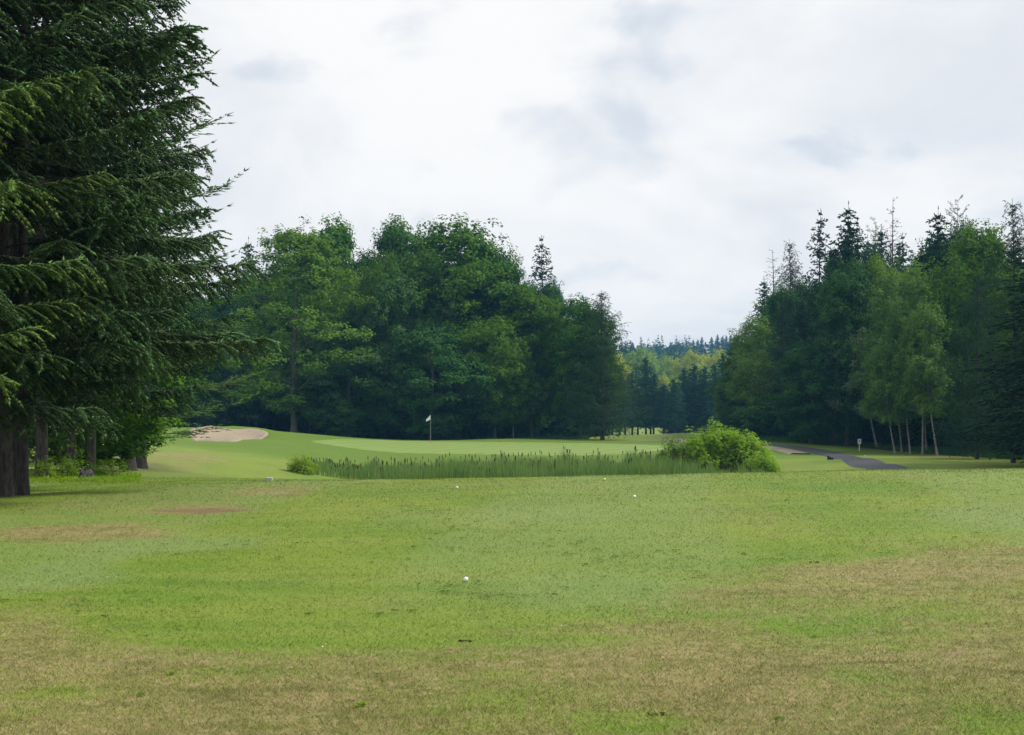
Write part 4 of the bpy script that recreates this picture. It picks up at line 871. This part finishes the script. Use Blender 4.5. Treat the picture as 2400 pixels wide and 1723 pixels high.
# divots, weeds
rng = np.random.default_rng(77)
def divot(px_, py_, wpx, label):
    x, y = hit(px_, py_); r = wpx / 2 / F * y; mb = MB(); k = 16
    for q in range(k):
        c_ = np.array([rng.uniform(-1, 1) * r, rng.normal(0, .3) * r, rng.uniform(0, .18) * r]); s_ = r * rng.uniform(.14, .34); v = nrm(rng.normal(size=(7, 3))) * s_ * rng.uniform(.6, 1.1, (7, 1)) * [1.2, .9, .5]
        f = [(0, 1, 2), (0, 2, 3), (0, 3, 4), (1, 5, 2), (2, 5, 3), (3, 6, 4), (4, 6, 0), (5, 6, 3), (1, 6, 5), (0, 6, 1)]; mb.add(c_ + v, np.array(f))
    t = thing('divot', label, 'divot', (x, y, g1(x, y) + .004), 0, 'divots in the turf'); obj('soil_clods', mb.mesh('soil_clods', M['soil']), t)
    mb = MB(); n = 26; P = np.stack([rng.uniform(-1, 1, n) * r, rng.normal(0, .35, n) * r, np.zeros(n)], 1); blades(mb, P, rng.uniform(.01, .03, n), .003, rng.uniform(.5, 2, n), rng); obj('torn_grass', mb.mesh('torn_grass', M['reed_straw']), t)
for a_ in ((1908, 1320, 22, 'dark clod of torn turf at the border of green and brown grass on the right'), (1744, 1301, 14, 'small brown divot just left of the dark clod'), (1090, 1505, 34, 'wide dark divot where the bright green streak ends'), (1300, 1394, 16, 'thin brown divot right of the nearest ball'), (820, 1645, 22, 'brown divot beside the dark green weed at lower left'), (1535, 1678, 44, 'broad brown scrape at the bottom of the lawn'),
           (925, 1431, 16, 'small brown divot below left of the nearest ball'), (245, 1445, 20, 'reddish brown divot in the left part of the lawn'), (720, 1440, 14, 'faint brown divot in the middle left of the lawn'), (1627, 1355, 12, 'tiny brown divot at the tip of the brown turf'), (340, 1493, 12, 'tiny dark divot at the lower left edge of the green turf')): divot(*a_)
def weed(px_, py_, wpx, label, seed):
    x, y = hit(px_, py_); r = wpx / 2 / F * y; rg = np.random.default_rng(seed); n = 22; a = rg.uniform(0, 6.28, n); mb = MB(); P = np.zeros((n, 3)); P[:, :2] = rg.normal(0, .35, (n, 2)) * r; P[:, 2] = .006
    leaves(mb, P, np.stack([np.cos(a), np.sin(a), rg.uniform(.15, .7, n)], 1), np.tile([0, 0, 1.], (n, 1)) + .2 * rg.normal(size=(n, 3)), r * rg.uniform(.5, .9, n), r * .3)
    t = thing('weed', label, 'weed', (x, y, g1(x, y)), 0, 'leafy weeds in the turf'); obj('leaf_rosette', mb.mesh('leaf_rosette', M['maple_bright']), t)
weed(846, 1657, 44, 'green leafy weed in the brown turf right of a divot', 1); weed(330, 1633, 30, 'dark green weed in the brown turf at lower left', 2); weed(1910, 1495, 26, 'small green weed in the brown turf on the right', 3); weed(1820, 1687, 36, 'pale green weed near the bottom right', 4); weed(400, 1581, 34, 'bright green weed patch at the left in brown turf', 5)
mb = MB(); n = 260; x, y = scatter_view(n, 9, 24, 1.2); cl = vnoise(x, y, 1.2, 21) > .52; x, y = x[cl], y[cl]; n = len(x)
leaves(mb, np.stack([x, y, G(x, y) + .022], 1), rng.normal(size=(n, 3)) * [1, 1, .3], np.tile([0, 0, 1.], (n, 1)), .011, .011)
o = obj('clover_flowers', mb.mesh('clover_flowers', M['white_paint'])); tag(o, 'tiny white clover flowers sprinkled over the turf', 'flowers', None, 'stuff')
# dark small weeds sprinkled in the mown green
mb = MB(); x, y = scatter_view(420, 11, 25, 1.1); cl = (vnoise(x, y, 1.5, 31) > .5) & (turf(x, y)[0] < .4); x, y = x[cl], y[cl]; n0 = len(x)
for X_, Y_ in zip(x, y):
    k = 9; P = np.stack([X_ + rng.normal(0, .03, k), Y_ + rng.normal(0, .02, k), np.full(k, g1(X_, Y_) + .012)], 1); a = rng.uniform(0, 6.28, k)
    leaves(mb, P, np.stack([np.cos(a), np.sin(a), .3 + 0 * a], 1), np.tile([0, 0, 1.], (k, 1)), .035, .014)
o = obj('small_weeds', mb.mesh('small_weeds', M['maple_dark'])); tag(o, 'small dark weeds sprinkled in the mown green turf', 'weeds', None, 'stuff')

# ------------------------------------------------------------------ air
hm = bpy.data.materials.new('haze'); hm.use_nodes = True; NT = hm.node_tree; NT.nodes.clear()
ho = N('ShaderNodeOutputMaterial'); pv = N('ShaderNodeVolumePrincipled'); pv.inputs['Color'].default_value = (.20, .56, 1.0, 1); pv.inputs['Density'].default_value = .00027; pv.inputs['Anisotropy'].default_value = 0.
L(pv.outputs[0], ho.inputs['Volume'])
x0, x1, y0, y1, z0_, z1_ = -1520, 1520, -140, 1520, float(ZZ.min()) - 1.0, 58.0
V = [(a, b, c_) for c_ in (z0_, z1_) for b in (y0, y1) for a in (x0, x1)]
o = obj('haze', make_mesh('haze', V, [np.array([[0, 2, 3, 1], [4, 5, 7, 6], [0, 1, 5, 4], [2, 6, 7, 3], [0, 4, 6, 2], [1, 3, 7, 5]])], hm)); tag(o, 'thin bluish summer haze between the far trees', 'haze', None, 'stuff')
print('tris', sum(sum(len(p.vertices) - 2 for p in m.polygons) for m in []), 'objects', len(bpy.data.objects), 'polys', sum(len(m.polygons) for m in bpy.data.meshes))
